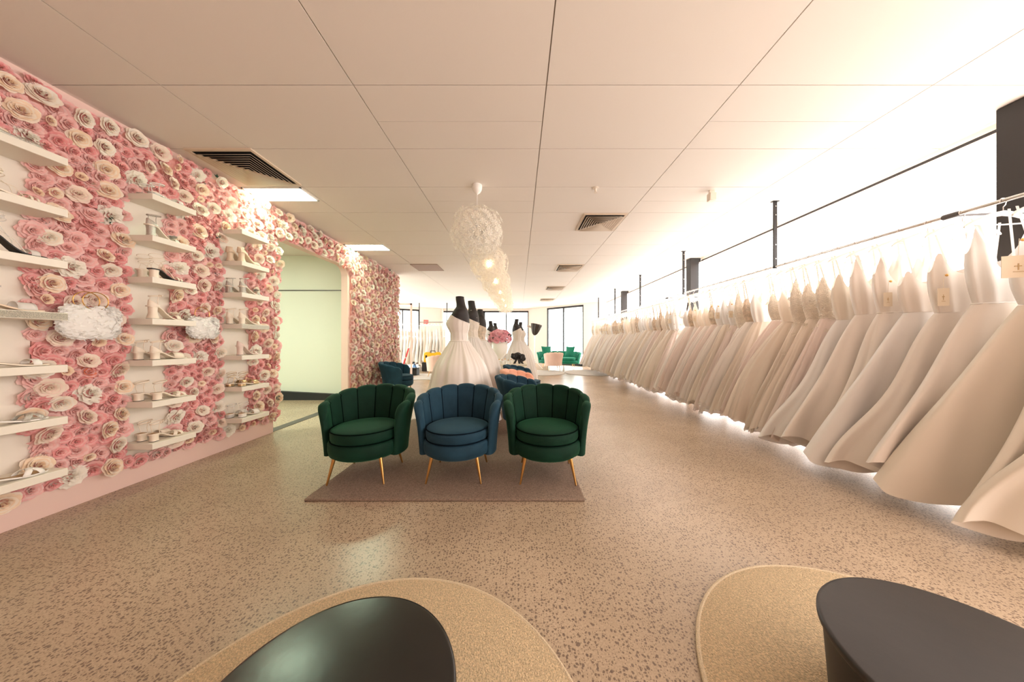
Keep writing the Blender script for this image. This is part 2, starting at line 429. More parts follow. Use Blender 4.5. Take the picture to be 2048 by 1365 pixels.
# right wall: full-height glazing behind roller blinds, dark columns between the bays
for k, y1 in enumerate((1.99, 5.68, 9.33)):
    m = MB(); m.box((3.30, y1 - .15, 0), (XR, y1, CEIL - .002)); struct(m.build('column', 'column black', bevel=.004))
bays = [(-2.6, 1.84), (1.99, 5.53), (5.68, 9.18), (9.33, 11.6)]
for k, (a, b) in enumerate(bays):
    WN[0] += 1
    m = MB()
    m.box((XR, a, 2.60), (XR + .06, b, 2.635)); m.box((XR, a, 0), (XR + .06, b, .05))
    n = 2 if b - a > 3 else 1
    for q in range(n + 1):
        y = a + (b - a) * q / n; m.box((XR + .005, max(a, y - .03), .05), (XR + .055, min(b, y + .03), 2.60))
    o = struct(m.build('window_%d' % WN[0], 'black metal'))
    g = MB(); g.add([(XR + .03, a, .05), (XR + .03, b, .05), (XR + .03, b, 2.6), (XR + .03, a, 2.6)], [(0, 1, 2, 3)])
    g.build('window_pane', 'clear glass', o, fix=False)
    m = MB(); m.box((XR, a, 2.635), (XR + .1, b, CEIL)); struct(m.build('wall_right_head_%d' % (k + 1), 'cream paint'))
    where = ['behind the camera side of the tall dark column', 'between the two closest dark columns', 'between the second and third dark columns',
             'beyond the last dark column'][k]
    t = thing('roller_blind', 'glowing white window blind ' + where, 'blind', (XR - .05, 0, 0), 0, 'white window blinds')
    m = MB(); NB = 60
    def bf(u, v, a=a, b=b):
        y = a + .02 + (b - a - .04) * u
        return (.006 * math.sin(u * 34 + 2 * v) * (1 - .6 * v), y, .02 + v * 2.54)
    m.grid(bf, NB, 8); m.build('blind_fabric', 'glowing blind', t, fix=False)
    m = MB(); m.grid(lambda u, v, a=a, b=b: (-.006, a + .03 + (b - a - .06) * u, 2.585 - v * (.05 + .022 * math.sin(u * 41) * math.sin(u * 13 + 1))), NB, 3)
    m.build('top_shade_band', 'blind top shade', t, fix=False)  # uneven shading along the blind top, put into colour and a dimmer glow

# ceiling fittings ------------------------------------------------
def vent(x, y, s, label):
    t = thing('air_vent', label, 'air vent', (x, y, CEIL), 0, 'square ceiling air vents')
    h = s / 2; m = MB()
    def ringbox(a, b, z0, z1, mb, mi=0):
        # sloped square ring from half-size a at z0 to half-size b at z1
        A = [(-a, -a, z0), (a, -a, z0), (a, a, z0), (-a, a, z0)]; B = [(-b, -b, z1), (b, -b, z1), (b, b, z1), (-b, b, z1)]
        mb.loft([A, B], True, False, False, mi)
    m.loft([[(-h, -h, 0), (h, -h, 0), (h, h, 0), (-h, h, 0)], [(-h, -h, -.012), (h, -h, -.012), (h, h, -.012), (-h, h, -.012)],
            [(-h + .025, -h + .025, -.014), (h - .025, -h + .025, -.014), (h - .025, h - .025, -.014), (-h + .025, h - .025, -.014)],
            [(-h + .03, -h + .03, -.001), (h - .03, -h + .03, -.001), (h - .03, h - .03, -.001), (-h + .03, h - .03, -.001)]], True, False, False)
    m.build('vent_frame', 'vent cream', t, fix=False)
    m = MB(); q = h - .012; m.box((-q, -q, -.006), (q, q, -.003)); m.build('duct_shade', 'vent shade', t)  # flat dark plate paints the shade inside the duct
    n = 8; m = MB()
    for k in range(n):
        a = (h - .04) * (1 - k / n) ; ringbox(a, a - (h - .04) / n * .95, -.030, -.009, m)
    m.build('louvre', 'vent cream', t, fix=False, solid=.0022)
    return t
vent(-2.50, 2.66, .56, 'square ceiling vent close to the flower wall, its louvres dark inside')
vent(1.09, 3.87, .55, 'square ceiling vent nearest the gown rail side, big and clear')
vent(1.09, 6.27, .55, 'square ceiling vent second along the row over the aisle')
vent(1.09, 8.68, .55, 'small looking ceiling vent third along the row over the aisle')
vent(1.09, 11.1, .55, 'faint ceiling vent at the shop front end of its row')
t = tag(MB().box((-2.27, 5.98, CEIL - .012), (-1.70, 6.52, CEIL - .001)).build('return_grille', 'return grille', bevel=.004), 'flat brown square return air panel in the ceiling', 'ceiling panel')
def troffer(x0, x1, y0, y1, lens, label):
    t = thing('ceiling_light', label, 'ceiling light', ((x0 + x1) / 2, (y0 + y1) / 2, CEIL), 0, 'recessed ceiling lights')
    a, b = (x1 - x0) / 2, (y1 - y0) / 2
    m = MB()
    for lo, hi in (((-a, -b), (a, -b + .015)), ((-a, b - .015), (a, b)), ((-a, -b), (-a + .015, b)), ((a - .015, -b), (a, b))):
        m.box((lo[0], lo[1], -.012), (hi[0], hi[1], -.0005))
    m.build('light_frame', 'hanger white', t)
    m = MB(); m.box((-a + .015, -b + .015, -.009), (a - .015, b - .015, -.002)); m.build('diffuser', lens, t)
    return t
troffer(XL + .03, -2.27, 2.985, 3.27, 'troffer lens', 'bright ceiling light against the flower wall, just before the doorway')
troffer(XL + .03, -2.25, 4.74, 5.05, 'troffer lens', 'bright ceiling light against the flower wall, just past the doorway')
troffer(-5.2, -4.0, 2.6, 3.2, 'side lens', 'ceiling light of the pale green room behind the doorway')
m = MB(); m.lathe([(.03, 0), (.03, -.006), (.012, -.01), (.010, -.03), (.014, -.032), (.014, -.036), (.006, -.04)], 14)
m.box((-.004, -.016, -.05), (.004, .016, -.038)); m.lathe([(.02, -.05), (.02, -.053)], 14)
o = m.build('fire_sprinkler', 'sensor white'); o.location = (.80, 3.0, CEIL); tag(o, 'small sprinkler head on the ceiling before the aisle vents', 'sprinkler')
t = thing('motion_sensor', 'small cream sensor box hanging from the ceiling near the gown rail', 'sensor', (2.05, 3.06, CEIL))
MB().box((-.03, -.012, -.03), (.03, .012, 0)).build('bracket', 'sensor white', t, bevel=.003)
MB().box((-.036, -.03, -.11), (.036, .03, -.028)).build('housing', 'sensor white', t, bevel=.008)
# ---------------------------------------------------------------- flower wall
def petal(th0, r, tilt, ln, W, curl, z0=0, wave=0, ph=0, mi=0, nu=5, nt=4):
    V = []
    for i in range(nt):
        t = i / (nt - 1)
        for j in range(nu):
            s = -1 + 2 * j / (nu - 1)
            te = t * (1 - .24 * s * s)
            wd = W * (.6 + .4 * math.sin(PI * min(1, te) * .62))
            rr = r + ln * te * math.sin(tilt) + curl * te * te + wave * te * math.sin(3 * s + ph)
            zz = z0 + ln * te * math.cos(tilt) - curl * .8 * te ** 3 + wave * .6 * te * math.cos(4 * s + ph)
            a = th0 + s * wd
            V.append((rr * math.cos(a), rr * math.sin(a), zz))
    F = [(i * nu + j, i * nu + j + 1, (i + 1) * nu + j + 1, (i + 1) * nu + j) for i in range(nt - 1) for j in range(nu - 1)]
    return V, F, mi
def rose(rng, layers, wave=.045):
    mb = MB()
    cr = .10
    mb.grid(lambda u, v: (cr * math.cos(2 * PI * u) * math.cos(v * PI / 2), cr * math.sin(2 * PI * u) * math.cos(v * PI / 2), .2 + .52 * math.sin(v * PI / 2) if layers[0][7] > .4 else .1 + .46 * math.sin(v * PI / 2)), 8, 5, layers[0][6], cu=True)
    for n, r, tilt, ln, W, curl, mi, z0 in layers:
        off = rng.random() * 6
        for k in range(n):
            mb.add(*petal(off + 2 * PI * k / n + rng.uniform(-.15, .15), r, math.radians(tilt + rng.uniform(-9, 9)), ln * rng.uniform(.92, 1.08), W, curl,
                          z0, wave, rng.random() * 6, mi))
    return mb
ROSE = [(3, .05, 8, .26, 1.4, .03, 1, .54), (3, .13, 13, .28, 1.2, .04, 1, .51), (4, .22, 20, .28, 1.0, .05, 0, .46), (5, .32, 27, .30, .85, .06, 1, .40),
        (5, .42, 37, .34, .78, .08, 0, .31), (6, .52, 47, .38, .66, .10, 1, .23), (6, .55, 60, .44, .62, .10, 0, .11)]
PEONY = [(4, .04, 10, .30, 1.0, .03, 1, .34), (5, .13, 18, .30, .8, .05, 0, .31), (6, .23, 28, .30, .66, .07, 1, .26), (7, .34, 42, .34, .6, .08, 0, .17),
         (8, .44, 58, .38, .55, .08, 1, .06), (8, .52, 80, .46, .52, .03, 0, -.04)]
def cluster(rng, n=9, mi=0, R=.95):
    mb = MB()
    for k in range(n):
        a = k * 2.399; q = math.sqrt((k + .4) / n) * .72 * R
        cx, cy, cz = q * math.cos(a), q * math.sin(a), .55 * math.sqrt(max(0, 1 - q * q)) - .05
        nrm = Vector((cx * .9, cy * .9, .6)).normalized(); R_ = nrm.to_track_quat('Z', 'Y').to_matrix().to_4x4()
        f = MB(); off = rng.random() * 6
        for p_ in range(5): f.add(*petal(off + p_ * 2 * PI / 5, .03, math.radians(62), .36, .6, -.03, 0, .05, rng.random() * 6, mi, 5, 3))
        for p_ in range(4): f.add(*petal(off + .6 + p_ * PI / 2, .02, math.radians(30), .24, .7, 0, .02, .05, rng.random() * 6, mi, 4, 3))
        mb.join(f, Matrix.Translation((cx, cy, cz)) @ R_)
    return mb
rng = random.Random(3)
FL = {}   # kind -> list of (mesh, name, MB, mats)
def fl(kind, mbs, mats):
    FL[kind] = []
    for mb, ms in [(a, b) for a in mbs for b in mats]:
        FL[kind].append((mb.mesh(kind, ms, 180), mb, ms))
fl('cream_rose', [rose(rng, ROSE) for _ in range(2)], [('rose cream', 'rose peach'), ('rose blush', 'rose cream'), ('rose cream', 'rose white')])
fl('small_peach_rose', [rose(rng, ROSE[1:6]) for _ in range(2)], [('rose peach', 'rose peach'), ('rose cream', 'rose peach')])
fl('pink_peony', [rose(rng, PEONY, .06) for _ in range(2)], [('rose pink', 'rose deep pink'), ('rose light pink', 'rose pink'), ('rose deep pink', 'rose pink'), ('rose pink', 'rose light pink')])
fl('lightened_peony', [rose(rng, PEONY, .06) for _ in range(2)], [('rose light pink', 'rose blush'), ('rose pink', 'rose light pink'), ('rose light pink', 'rose pink')])  # pink peony in paler colours, standing in for brighter light on the far section
fl('coral_peony', [rose(rng, PEONY, .06)], [('rose coral', 'rose pink')])
WPEONY = [(n, r, t_, l, w_, c, 0, z) for n, r, t_, l, w_, c, m_, z in PEONY]
fl('white_blossom', [rose(rng, WPEONY, .11) for _ in range(2)], [('rose white', 'rose white'), ('rose white', 'rose cream')])

STRIPS = [(1.40, 1.715), (2.105, 2.395), (2.785, 3.095)]
SH_Z = [2.166 - .3068 * k for k in range(7)]
def blocked(y, z, r):
    if z > 2.17 + .3 * r or z < .2: return False
    return any(a + .45 * r * -1 < y < b - .25 * r for a, b in [(p + .35 * r, q - .1 * r) for p, q in STRIPS])
def near_in(y, z): return .55 < y < 3.44 and .17 < z < 2.70
def scatter(inside, box, spec, rng):
    """spec: list of (kind, radius range, tries, spacing factor, height); dart throwing, big pale flowers first"""
    out = []
    grid = {}
    for kind, (r0, r1), tries, sp, hgt in spec:
        for _ in range(tries):
            y = rng.uniform(box[0], box[1]); z = rng.uniform(box[2], box[3]); r = rng.uniform(r0, r1)
            if not inside(y, z, r): continue
            ok = True; gi, gj = int(y / .12), int(z / .12)
            for a in range(gi - 2, gi + 3):
                for b in range(gj - 2, gj + 3):
                    for (yy, zz, rr) in grid.get((a, b), ()):
                        d = math.hypot(y - yy, z - zz)
                        if d < (r + rr) * sp: ok = False; break
                    if not ok: break
                if not ok: break
            if not ok: continue
            grid.setdefault((gi, gj), []).append((y, z, r)); out.append((kind, y, z, r, hgt))
    return out
SPEC = [('white_blossom', (.062, .078), 110, 2.0, .018), ('cream_rose', (.048, .066), 1500, .96, .026), ('small_peach_rose', (.030, .038), 700, 1.03, .032),
        ('coral_peony', (.04, .048), 30, .8, .012), ('pink_peony', (.044, .062), 24000, .52, .010)]
def flower_wall(name, label, inside, box, spec, n_own, rng, weight, backs):
    t = thing(name, label, 'flower wall', (XL, 0, 0), 0)
    mb = MB()
    for b in backs: mb.box((0.001, b[0], b[2]), (.014, b[1], b[3]))
    mb.build('backing_mat', 'foam backing', t)
    fs = scatter(inside, box, spec, rng)
    fs.sort(key=lambda f: -weight(f))
    big = {}
    for i, (kind, y, z, r, h) in enumerate(fs):
        me, fmb, ms = rng.choice(FL[kind])
        nrm = Vector((1, rng.uniform(-.5, .4), rng.uniform(-.45, .45))).normalized()
        M = Matrix.Translation((.012 + h + rng.uniform(0, .016), y, z)) @ nrm.to_track_quat('Z', 'Y').to_matrix().to_4x4() @ Matrix.Rotation(rng.random() * 6.28, 4, 'Z') @ Matrix.Diagonal((r, r, r * 1.05, 1))
        if i < n_own: child(me, kind, t, M)
        else: big.setdefault(ms, []).append((fmb, M))
    V = []; F = []; MI = []; mats = []; off = 0
    for ms, items in big.items():
        base = len(mats); mats += list(ms)
        for fmb, M in items:
            A = np.array(fmb.v); Mn = np.array(M); A = A @ Mn[:3, :3].T + Mn[:3, 3]
            V.append(A); F.append(np.array(fmb.f) + off); MI.append(np.array(fmb.m) + base); off += len(A)
    if V:
        V = np.concatenate(V); F = np.concatenate(F); MI = np.concatenate(MI)
        me = bpy.data.meshes.new('silk_flowers'); me.vertices.add(len(V)); me.vertices.foreach_set('co', V.astype(np.float32).ravel())
        me.loops.add(F.size); me.loops.foreach_set('vertex_index', F.astype(np.int32).ravel())
        me.polygons.add(len(F)); me.polygons.foreach_set('loop_start', np.arange(0, F.size, 4, dtype=np.int32))
        for q in mats: me.materials.append(MATS[q])
        me.polygons.foreach_set('material_index', MI.astype(np.int32)); me.polygons.foreach_set('use_smooth', np.ones(len(F), dtype=bool))
        me.update(calc_edges=True); me.validate()
        o = child(me, 'silk_flowers', t); o['kind'] = 'stuff'
    lf = MB()
    for _ in range(26):
        y = rng.uniform(box[0], box[1]); z = rng.uniform(box[2], box[3])
        if rng.random() < .5: z = box[3] + rng.uniform(-.02, .02)
        if not inside(y, z - .02, .03): continue
        a = rng.random() * 6; x = .035
        for k in range(3):
            b = a + k * 1.1; c, s_ = math.cos(b), math.sin(b)
            q = [(x, y, z), (x + .012, y + .012 * c - .009 * s_, z + .012 * s_ + .009 * c), (x + .012, y + .034 * c, z + .034 * s_), (x + .012, y + .012 * c + .009 * s_, z + .012 * s_ - .009 * c)]
            lf.add(q, [(0, 1, 2, 3)])
    if lf.f: lf.build('leaf_sprigs', 'leaf green', t, fix=False)['kind'] = 'stuff'
    return t
rng = random.Random(11)
flower_wall('flower_wall', 'wall of pink, cream and white silk roses around the shoe shelves',
            lambda y, z, r: near_in(y, z) and not blocked(y, z, r) and z < 2.635 - .05 * math.exp(-((y - 1.86) / .16) ** 2), (.5, 3.46, .15, 2.66), SPEC, 100, rng,
            lambda f: (f[3] * (1.5 if f[0] != 'pink_peony' else 1)) / max(1.62, f[1]) ** 1.5 if f[1] > 1.62 else -1,
            [(.5, 1.40, .17, 2.62), (1.715, 2.105, .17, 2.62), (2.395, 2.785, .17, 2.62), (3.095, 3.43, .17, 2.62)] +
            [(a, b, 2.18, 2.62) for a, b in STRIPS])
rng = random.Random(12)
def head_in(y, z, r):
    low = 2.36 - .10 * smooth(4.55, 4.95, y) - .05 * smooth(3.8, 3.4, y)
    return low + .3 * r < z < 2.635 and 3.40 < y < 4.95
flower_wall('flower_arch', 'band of silk roses over the doorway', head_in, (3.4, 4.95, 2.2, 2.62), SPEC, 60, rng, lambda f: f[3] / f[1], [(3.44, 4.9, 2.42, 2.62)])
rng = random.Random(13)
flower_wall('flower_wall', 'wall of silk roses between the doorway and the open hall', lambda y, z, r: 4.97 < y < 6.88 and .04 < z < 2.635, (4.95, 6.9, .03, 2.66),
            [('lightened_peony' if a == 'pink_peony' else a, b, int(c * (2.2 if a == 'white_blossom' else 1.2)), d * (.88 if a == 'white_blossom' else 1.0), e) for a, b, c, d, e in SPEC], 100, rng, lambda f: f[3] / f[1], [(4.96, 6.9, .02, 2.62)])

# ---------------------------------------------------------------- shoe shelves
COLS = ['column next to the camera', 'middle column', 'column beside the doorway']
for k, (a, b) in enumerate(STRIPS):
    m = MB(); m.box((XL + .0005, a + .005, .17), (XL + .012, b - .005, 2.19)); struct(m.build('trim_%d' % (k + 3), 'white board'))
NTH = ['topmost', 'second', 'third', 'fourth', 'fifth', 'sixth', 'lowest']
CNAME = ['near column', 'middle column', 'doorway column']
for c, (a, b) in enumerate(STRIPS):
    for k, z in enumerate(SH_Z):
        t = thing('floating_shelf', 'white floating shelf, %s %s of the %s of shoe shelves' % (NTH[k], '' if k in (0, 6) else 'from top', CNAME[c]), 'shelf',
                  (XL + .012, (a + b) / 2, z), 0, 'white floating shoe shelves')
        t['label'] = ' '.join(t['label'].split())
        L = (b - a) / 2 - .002
        MB().box((0, -L, -.044), (.222, L, 0)).build('shelf_board', 'shelf white', t, bevel=.0025)
        if k == 3 and c in (0, 2):
            t['label'] = 'white floating shelf with glittering front edge, fourth from top of the %s' % CNAME[c]
            MB().box((.2215, -L + .002, -.04), (.224, L - .002, -.004)).build('glitter_edge', 'glitter', t)
# ---------------------------------------------------------------- shoes
WID = [(0, .016), (.04, .024), (.2, .027), (.4, .024), (.55, .031), (.7, .040), (.84, .037), (.94, .026), (1, .008)]
def shoe(name, label, loc, rz=0, hh=.07, kind='block', L=.232, upper='shoe ivory', sole='shoe ivory', straps=('toe', 'ankle'), insole='insole tan', toe_w=.03,
         lie=0, extra=None, group=None):
    t = thing(name, label, 'shoe', loc, rz, group)
    if lie: t.rotation_euler = (0, lie, rz)
    def H(s): return .010 + hh * (1 - smooth(.16, .66, s))
    def ring(s, grow=0, lo=0, hi=0):
        w = lerp(WID, s) + grow; y = s * L - .02; z = H(s)
        return [(-w, y, z + hi), (w, y, z + hi), (w * .96, y, z - .008 + lo), (-w * .96, y, z - .008 + lo)]
    S = [0, .02, .06, .12, .18, .25, .32, .4, .48, .56, .64, .72, .8, .87, .93, .97, 1]
    m = MB(); m.loft([ring(s) for s in S]); m.build('sole', sole, t, angle=50)
    m = MB(); m.grid(lambda u, v: ((2 * v - 1) * (lerp(WID, .02 + .95 * u) - .003), (.02 + .95 * u) * L - .02, H(.02 + .95 * u) + .0012), 16, 4)
    m.build('insole', insole, t, fix=False)
    # heel
    m = MB(); n = 14; rings = []
    spec = {'block': [(1, .024, .024), (.7, .021, .021), (.3, .0205, .021), (0, .0225, .023)], 'stiletto': [(1, .022, .022), (.75, .013, .012), (.4, .007, .007), (0, .006, .006)],
            'flare': [(1, .023, .022), (.5, .021, .02), (0, .029, .03)], 'low': [(1, .026, .03), (0, .026, .03)]}[kind]
    for q, rx, ry in spec:
        rings.append([(rx * math.copysign(abs(math.cos(a)) ** .7, math.cos(a)), .012 + ry * math.copysign(abs(math.sin(a)) ** .7, math.sin(a)), .0035 + q * (hh - .001)) for a in [2 * PI * j / n for j in range(n)]])
    m.loft(rings); hl = m.build('heel', upper, t, angle=50)
    m = MB(); q = rings[-1]; m.loft([[(x, y, .0035) for x, y, z in q], [(x, y, 0) for x, y, z in q]]); m.build('heel_tip', 'rubber', hl)
    def band(s0, s1, hgt, wide, nm='toe_strap', sk=0, mat=upper):
        m = MB()
        def f(u, v):
            a = PI * u; s = s0 + (s1 - s0) * u; y = s * L - .02 + (v - .5) * wide + sk * math.sin(a)
            sv = (y + .02) / L; w = lerp(WID, sv) * 1.04
            return (-w * math.cos(a), y, H(sv) - .004 + hgt * math.sin(a) ** .8)
        m.grid(f, 13, 4); return m.build(nm, mat, t, fix=False, solid=.002)
    for st in straps:
        if st == 'toe': band(.74, .74, .034, toe_w)
        elif st == 'thin_toe': band(.80, .80, .026, .009); band(.7, .7, .032, .009)
        elif st == 'cross': band(.60, .84, .036, toe_w * .75); band(.84, .60, .038, toe_w * .75)
        elif st == 'wide': band(.68, .68, .042, .06)
        elif st == 'bow':
            band(.74, .74, .034, toe_w); m = MB()
            for k in range(16):
                m.add(*petal(k * 2.4, .004, math.radians(20 + 4 * k), .026, .6, .002, 0, .006, k))
            o = m.build('bow', upper, t, fix=False); o.location = (0, .74 * L - .02, H(.74) + .034)
        elif st in ('ankle', 'ankle_buckle', 'tie'):
            zt = H(.1) + .078
            m = MB(); m.grid(lambda u, v: (.029 * math.cos(2 * PI * u), .030 + .040 * math.sin(2 * PI * u), zt + .008 * math.sin(2 * PI * u) + (v - .5) * .009), 24, 2, cu=True)
            o = m.build('ankle_strap', upper, t, fix=False, solid=.002)
            if st == 'ankle_buckle': MB().tube([(.030, .03 + a, zt + b) for a, b in ((-.008, -.006), (.008, -.006), (.008, .006), (-.008, .006))], .0012, 5, True).build('buckle', 'gold', o)
            for sg in (-1, 1):
                m = MB(); m.tube([(sg * .0245, .02 + .005, H(.15)), (sg * .028, .018, H(.1) + .04), (sg * .0285, .022, zt)], .0022, 5); m.build('side_strap', upper, t)
            if st == 'tie':
                for sg in (-1, 1):
                    m = MB(); m.tube([(sg * .005, .072, zt), (sg * .03, .1, zt + .012), (sg * .045, .11, zt - .03), (sg * .05, .118, zt - .05)], .0018, 5); m.build('tie_end', upper, t)
        elif st == 'strappy':
            zt = H(.1) + .085
            for q, (za, ya) in enumerate(((0, .03), (-.02, .034), (.016, .026))):
                m = MB(); m.tube([(.029 * math.cos(a), ya + .042 * math.sin(a), zt + za + .012 * math.sin(a + q)) for a in [2 * PI * j / 20 for j in range(20)]], .0019, 5, True); m.build('ankle_strap', upper, t)
            for sg in (-1, 1):
                m = MB(); m.tube([(sg * .026, .012, H(.1)), (sg * .029, .03, zt - .03), (sg * -.012, .10, H(.5) + .045), (sg * -.03, .125, H(.62))], .0019, 5); m.build('side_strap', upper, t)
        elif st == 'counter':
            def f(u, v):
                a = PI + PI * u; k = abs(u - .5) * 2
                return (.0275 * math.cos(a) * (1 - .06 * v), .034 + .050 * math.sin(a) * (1 - .08 * v), H(.1) - .004 + v * (.050 - .042 * k ** 1.6))
            m = MB(); m.grid(f, 17, 6); m.build('heel_counter', upper, t, fix=False, solid=.002)
        elif st == 'pump':
            def f(u, v):
                s = .0 + u; a = PI * v; w = lerp(WID, min(1, s)) * 1.05
                cap = smooth(.58, .70, s) if s < .9 else 1
                hgt = .050 * (1 - smooth(.03, .38, s)) + .020 * (1 - cap) * smooth(.1, .4, s) + cap * .036 * (1 - smooth(.8, 1.0, s) * .75)
                if s < .08: hgt *= .9 + .1 * s / .08
                # sides only where the topline is open
                openness = (1 - cap)
                aa = a if openness < .02 else (a * (.30) if v < .5 else PI - (PI - a) * .30) if openness > .98 else a * (1 - openness) + openness * (a * .30 if v < .5 else PI - (PI - a) * .30)
                return (-w * math.cos(aa), s * L - .02, H(min(1, s)) - .006 + hgt * math.sin(aa) / max(.55, math.sin(min(PI / 2, max(aa if aa < PI / 2 else PI - aa, .01))) if openness > .5 else 1))
            for nm, lo, hi in (('upper_side', 0.0, .5), ('upper_side', .5, 1.0)):
                m = MB(); m.grid(lambda u, v, lo=lo, hi=hi: f(u * .62, lo + (hi - lo) * v * .999), 14, 5); m.build(nm, upper, t, fix=False, solid=.0015)
            m = MB(); m.grid(lambda u, v: f(.62 + .38 * u, v), 10, 11); m.build('toe_box', upper, t, fix=False, solid=.0015)
            m = MB()
            m.grid(lambda u, v: (.0265 * math.cos(PI + PI * u), .012 + .032 * math.sin(PI + PI * u), H(.05) - .004 + v * .052), 15, 5); m.build('heel_counter', upper, t, fix=False, solid=.002)
    return t
XS = XL + .012
def put(col, k, dx, dy, label, rz=0, **kw):
    a, b = STRIPS[col]
    nm = kw.pop('name', 'block_heel_sandal')
    return shoe(nm, label, (XS + dx, a + dy, SH_Z[k] + .0005), rz, **kw)
F_, B_ = .165, .068   # front and wall-side places across the shelf
# middle column
put(1, 0, F_, .045, 'clear and silver flat sandal on the topmost middle shelf, at its front edge', name='flat_sandal', hh=.015, kind='low', upper='clear vinyl', sole='shoe silver', insole='shoe white', straps=('toe', 'ankle'))
put(1, 0, B_, .06, 'clear and silver flat sandal on the topmost middle shelf, against the flowers', name='flat_sandal', hh=.015, kind='low', upper='clear vinyl', sole='shoe silver', insole='shoe white', straps=('toe', 'ankle'))
put(1, 1, F_ - .03, .05, 'silver glitter block heel with tall ankle piece on second middle shelf', rz=.06, hh=.085, upper='shoe silver', straps=('counter', 'ankle', 'thin_toe', 'bow'), insole='shoe white')
put(1, 2, F_, .045, 'cream strappy block heel on third middle shelf, at the front edge', rz=.08, hh=.06, upper='shoe ivory', sole='black side', straps=('strappy', 'thin_toe'))
put(1, 2, B_ - .012, .06, 'cream strappy block heel on third middle shelf, against the white board', rz=.05, hh=.06, upper='shoe ivory', straps=('strappy', 'thin_toe'))
put(1, 3, F_ - .01, .045, 'ivory ankle strap block heel with pleated toe on fourth middle shelf', rz=.05, hh=.088, kind='flare', straps=('counter', 'ankle_buckle', 'bow'))
put(1, 4, F_, .05, 'ivory low block heel with gold buckle on fifth middle shelf, at the front', hh=.05, straps=('counter', 'ankle_buckle', 'wide'))
put(1, 4, B_, .03, 'ivory low block heel with gold buckle on fifth middle shelf, by the wall', hh=.05, straps=('counter', 'ankle_buckle', 'wide'))
put(1, 5, F_ + .005, .06, 'ivory slingback block heel with open toe on sixth middle shelf, at the front', rz=.1, hh=.048, straps=('cross', 'ankle'), insole='shoe nude')
put(1, 5, B_, .03, 'ivory slingback block heel with open toe on sixth middle shelf, by the wall', rz=.06, hh=.048, straps=('cross', 'ankle'), insole='shoe nude')
put(1, 6, F_, .045, 'ivory wrapped strap block heel on the lowest middle shelf, at the front', rz=.1, hh=.05, straps=('cross', 'ankle_buckle'))
put(1, 6, B_, .05, 'ivory wrapped strap block heel on the lowest middle shelf, by the wall', rz=.05, hh=.05, straps=('wide', 'ankle_buckle'))
# column by the doorway
put(2, 0, F_, .04, 'pale flat sandal on the topmost shelf by the doorway', name='flat_sandal', hh=.012, kind='low', upper='shoe ivory', straps=('cross', 'ankle'))
put(2, 1, F_, .045, 'nude peep toe pump on second doorway shelf, at the front edge', name='pump', hh=.085, kind='flare', upper='shoe nude', sole='shoe nude', straps=('pump',))
put(2, 1, B_, .03, 'nude peep toe pump on second doorway shelf, by the wall', name='pump', hh=.085, kind='flare', upper='shoe nude', sole='shoe nude', straps=('pump',))
put(2, 2, F_ + .005, .05, 'silver block heel with ankle strap on third doorway shelf, at the front', hh=.06, upper='shoe silver', straps=('counter', 'ankle', 'bow'), insole='shoe nude')
put(2, 2, B_ - .01, .03, 'silver block heel with ankle strap on third doorway shelf, by the wall', hh=.06, upper='shoe silver', straps=('counter', 'ankle', 'toe'), insole='shoe nude')
put(2, 3, F_, .05, 'ivory lace block heel on glittering doorway shelf, at the front', hh=.062, straps=('counter', 'ankle', 'toe'))
put(2, 3, B_, .025, 'ivory lace block heel on glittering doorway shelf, by the wall', hh=.062, straps=('counter', 'ankle', 'toe'))
put(2, 4, F_ - .02, .05, 'single pale pink tall block heel mule on fifth doorway shelf', rz=.04, hh=.085, upper='shoe blush', sole='shoe blush', straps=('counter', 'toe'), insole='shoe white')
put(2, 5, F_, .05, 'gold trimmed low sandal on sixth doorway shelf, at the front', rz=.06, hh=.022, kind='low', upper='shoe gold', sole='shoe ivory', straps=('strappy', 'wide'), name='low_sandal')
put(2, 5, B_, .03, 'gold trimmed low sandal on sixth doorway shelf, by the wall', rz=.06, hh=.022, kind='low', upper='shoe gold', sole='shoe ivory', straps=('strappy', 'wide'), name='low_sandal')
put(2, 6, F_, .055, 'white low sandal with clear straps on the lowest doorway shelf, front one', rz=.06, hh=.03, kind='low', upper='shoe white', straps=('strappy', 'wide'), name='low_sandal')
put(2, 6, B_, .03, 'white low sandal with clear straps on the lowest doorway shelf, by the wall', rz=.06, hh=.03, kind='low', upper='clear vinyl', straps=('ankle', 'wide'), name='low_sandal')
# column next to the camera
put(0, 0, F_ - .005, .055, 'silver glitter flat on the topmost near shelf, at the front edge', name='flat_shoe', hh=.012, kind='low', upper='shoe silver', sole='shoe white', straps=('pump',), insole='shoe white')
put(0, 0, B_, .05, 'silver glitter flat on the topmost near shelf, against the flowers', name='flat_shoe', hh=.012, kind='low', upper='shoe silver', sole='shoe white', straps=('pump',), insole='shoe white')
put(0, 1, F_ - .01, .06, 'ivory strappy flat sandal on second near shelf', name='flat_sandal', hh=.02, kind='low', straps=('strappy', 'thin_toe', 'ankle'))
put(0, 2, F_ - .01, .065, 'white heeled sandal with clear ankle straps and black sole, third near shelf', hh=.09, upper='clear vinyl', sole='black side', straps=('strappy', 'toe', 'ankle'))
put(0, 3, F_ - .02, .06, 'nude flat sandal with clear strap on the glittering near shelf', name='flat_sandal', hh=.03, kind='low', upper='clear vinyl', sole='shoe nude', straps=('ankle', 'wide', 'counter'))
put(0, 4, F_, .065, 'white slide with single wide band on fifth near shelf', name='slide_sandal', hh=.02, kind='low', upper='shoe white', straps=('toe',), insole='insole tan')
put(0, 5, F_, .06, 'silver and white slide on sixth near shelf', name='slide_sandal', hh=.02, kind='low', upper='shoe silver', sole='shoe white', straps=('cross',), insole='shoe white')
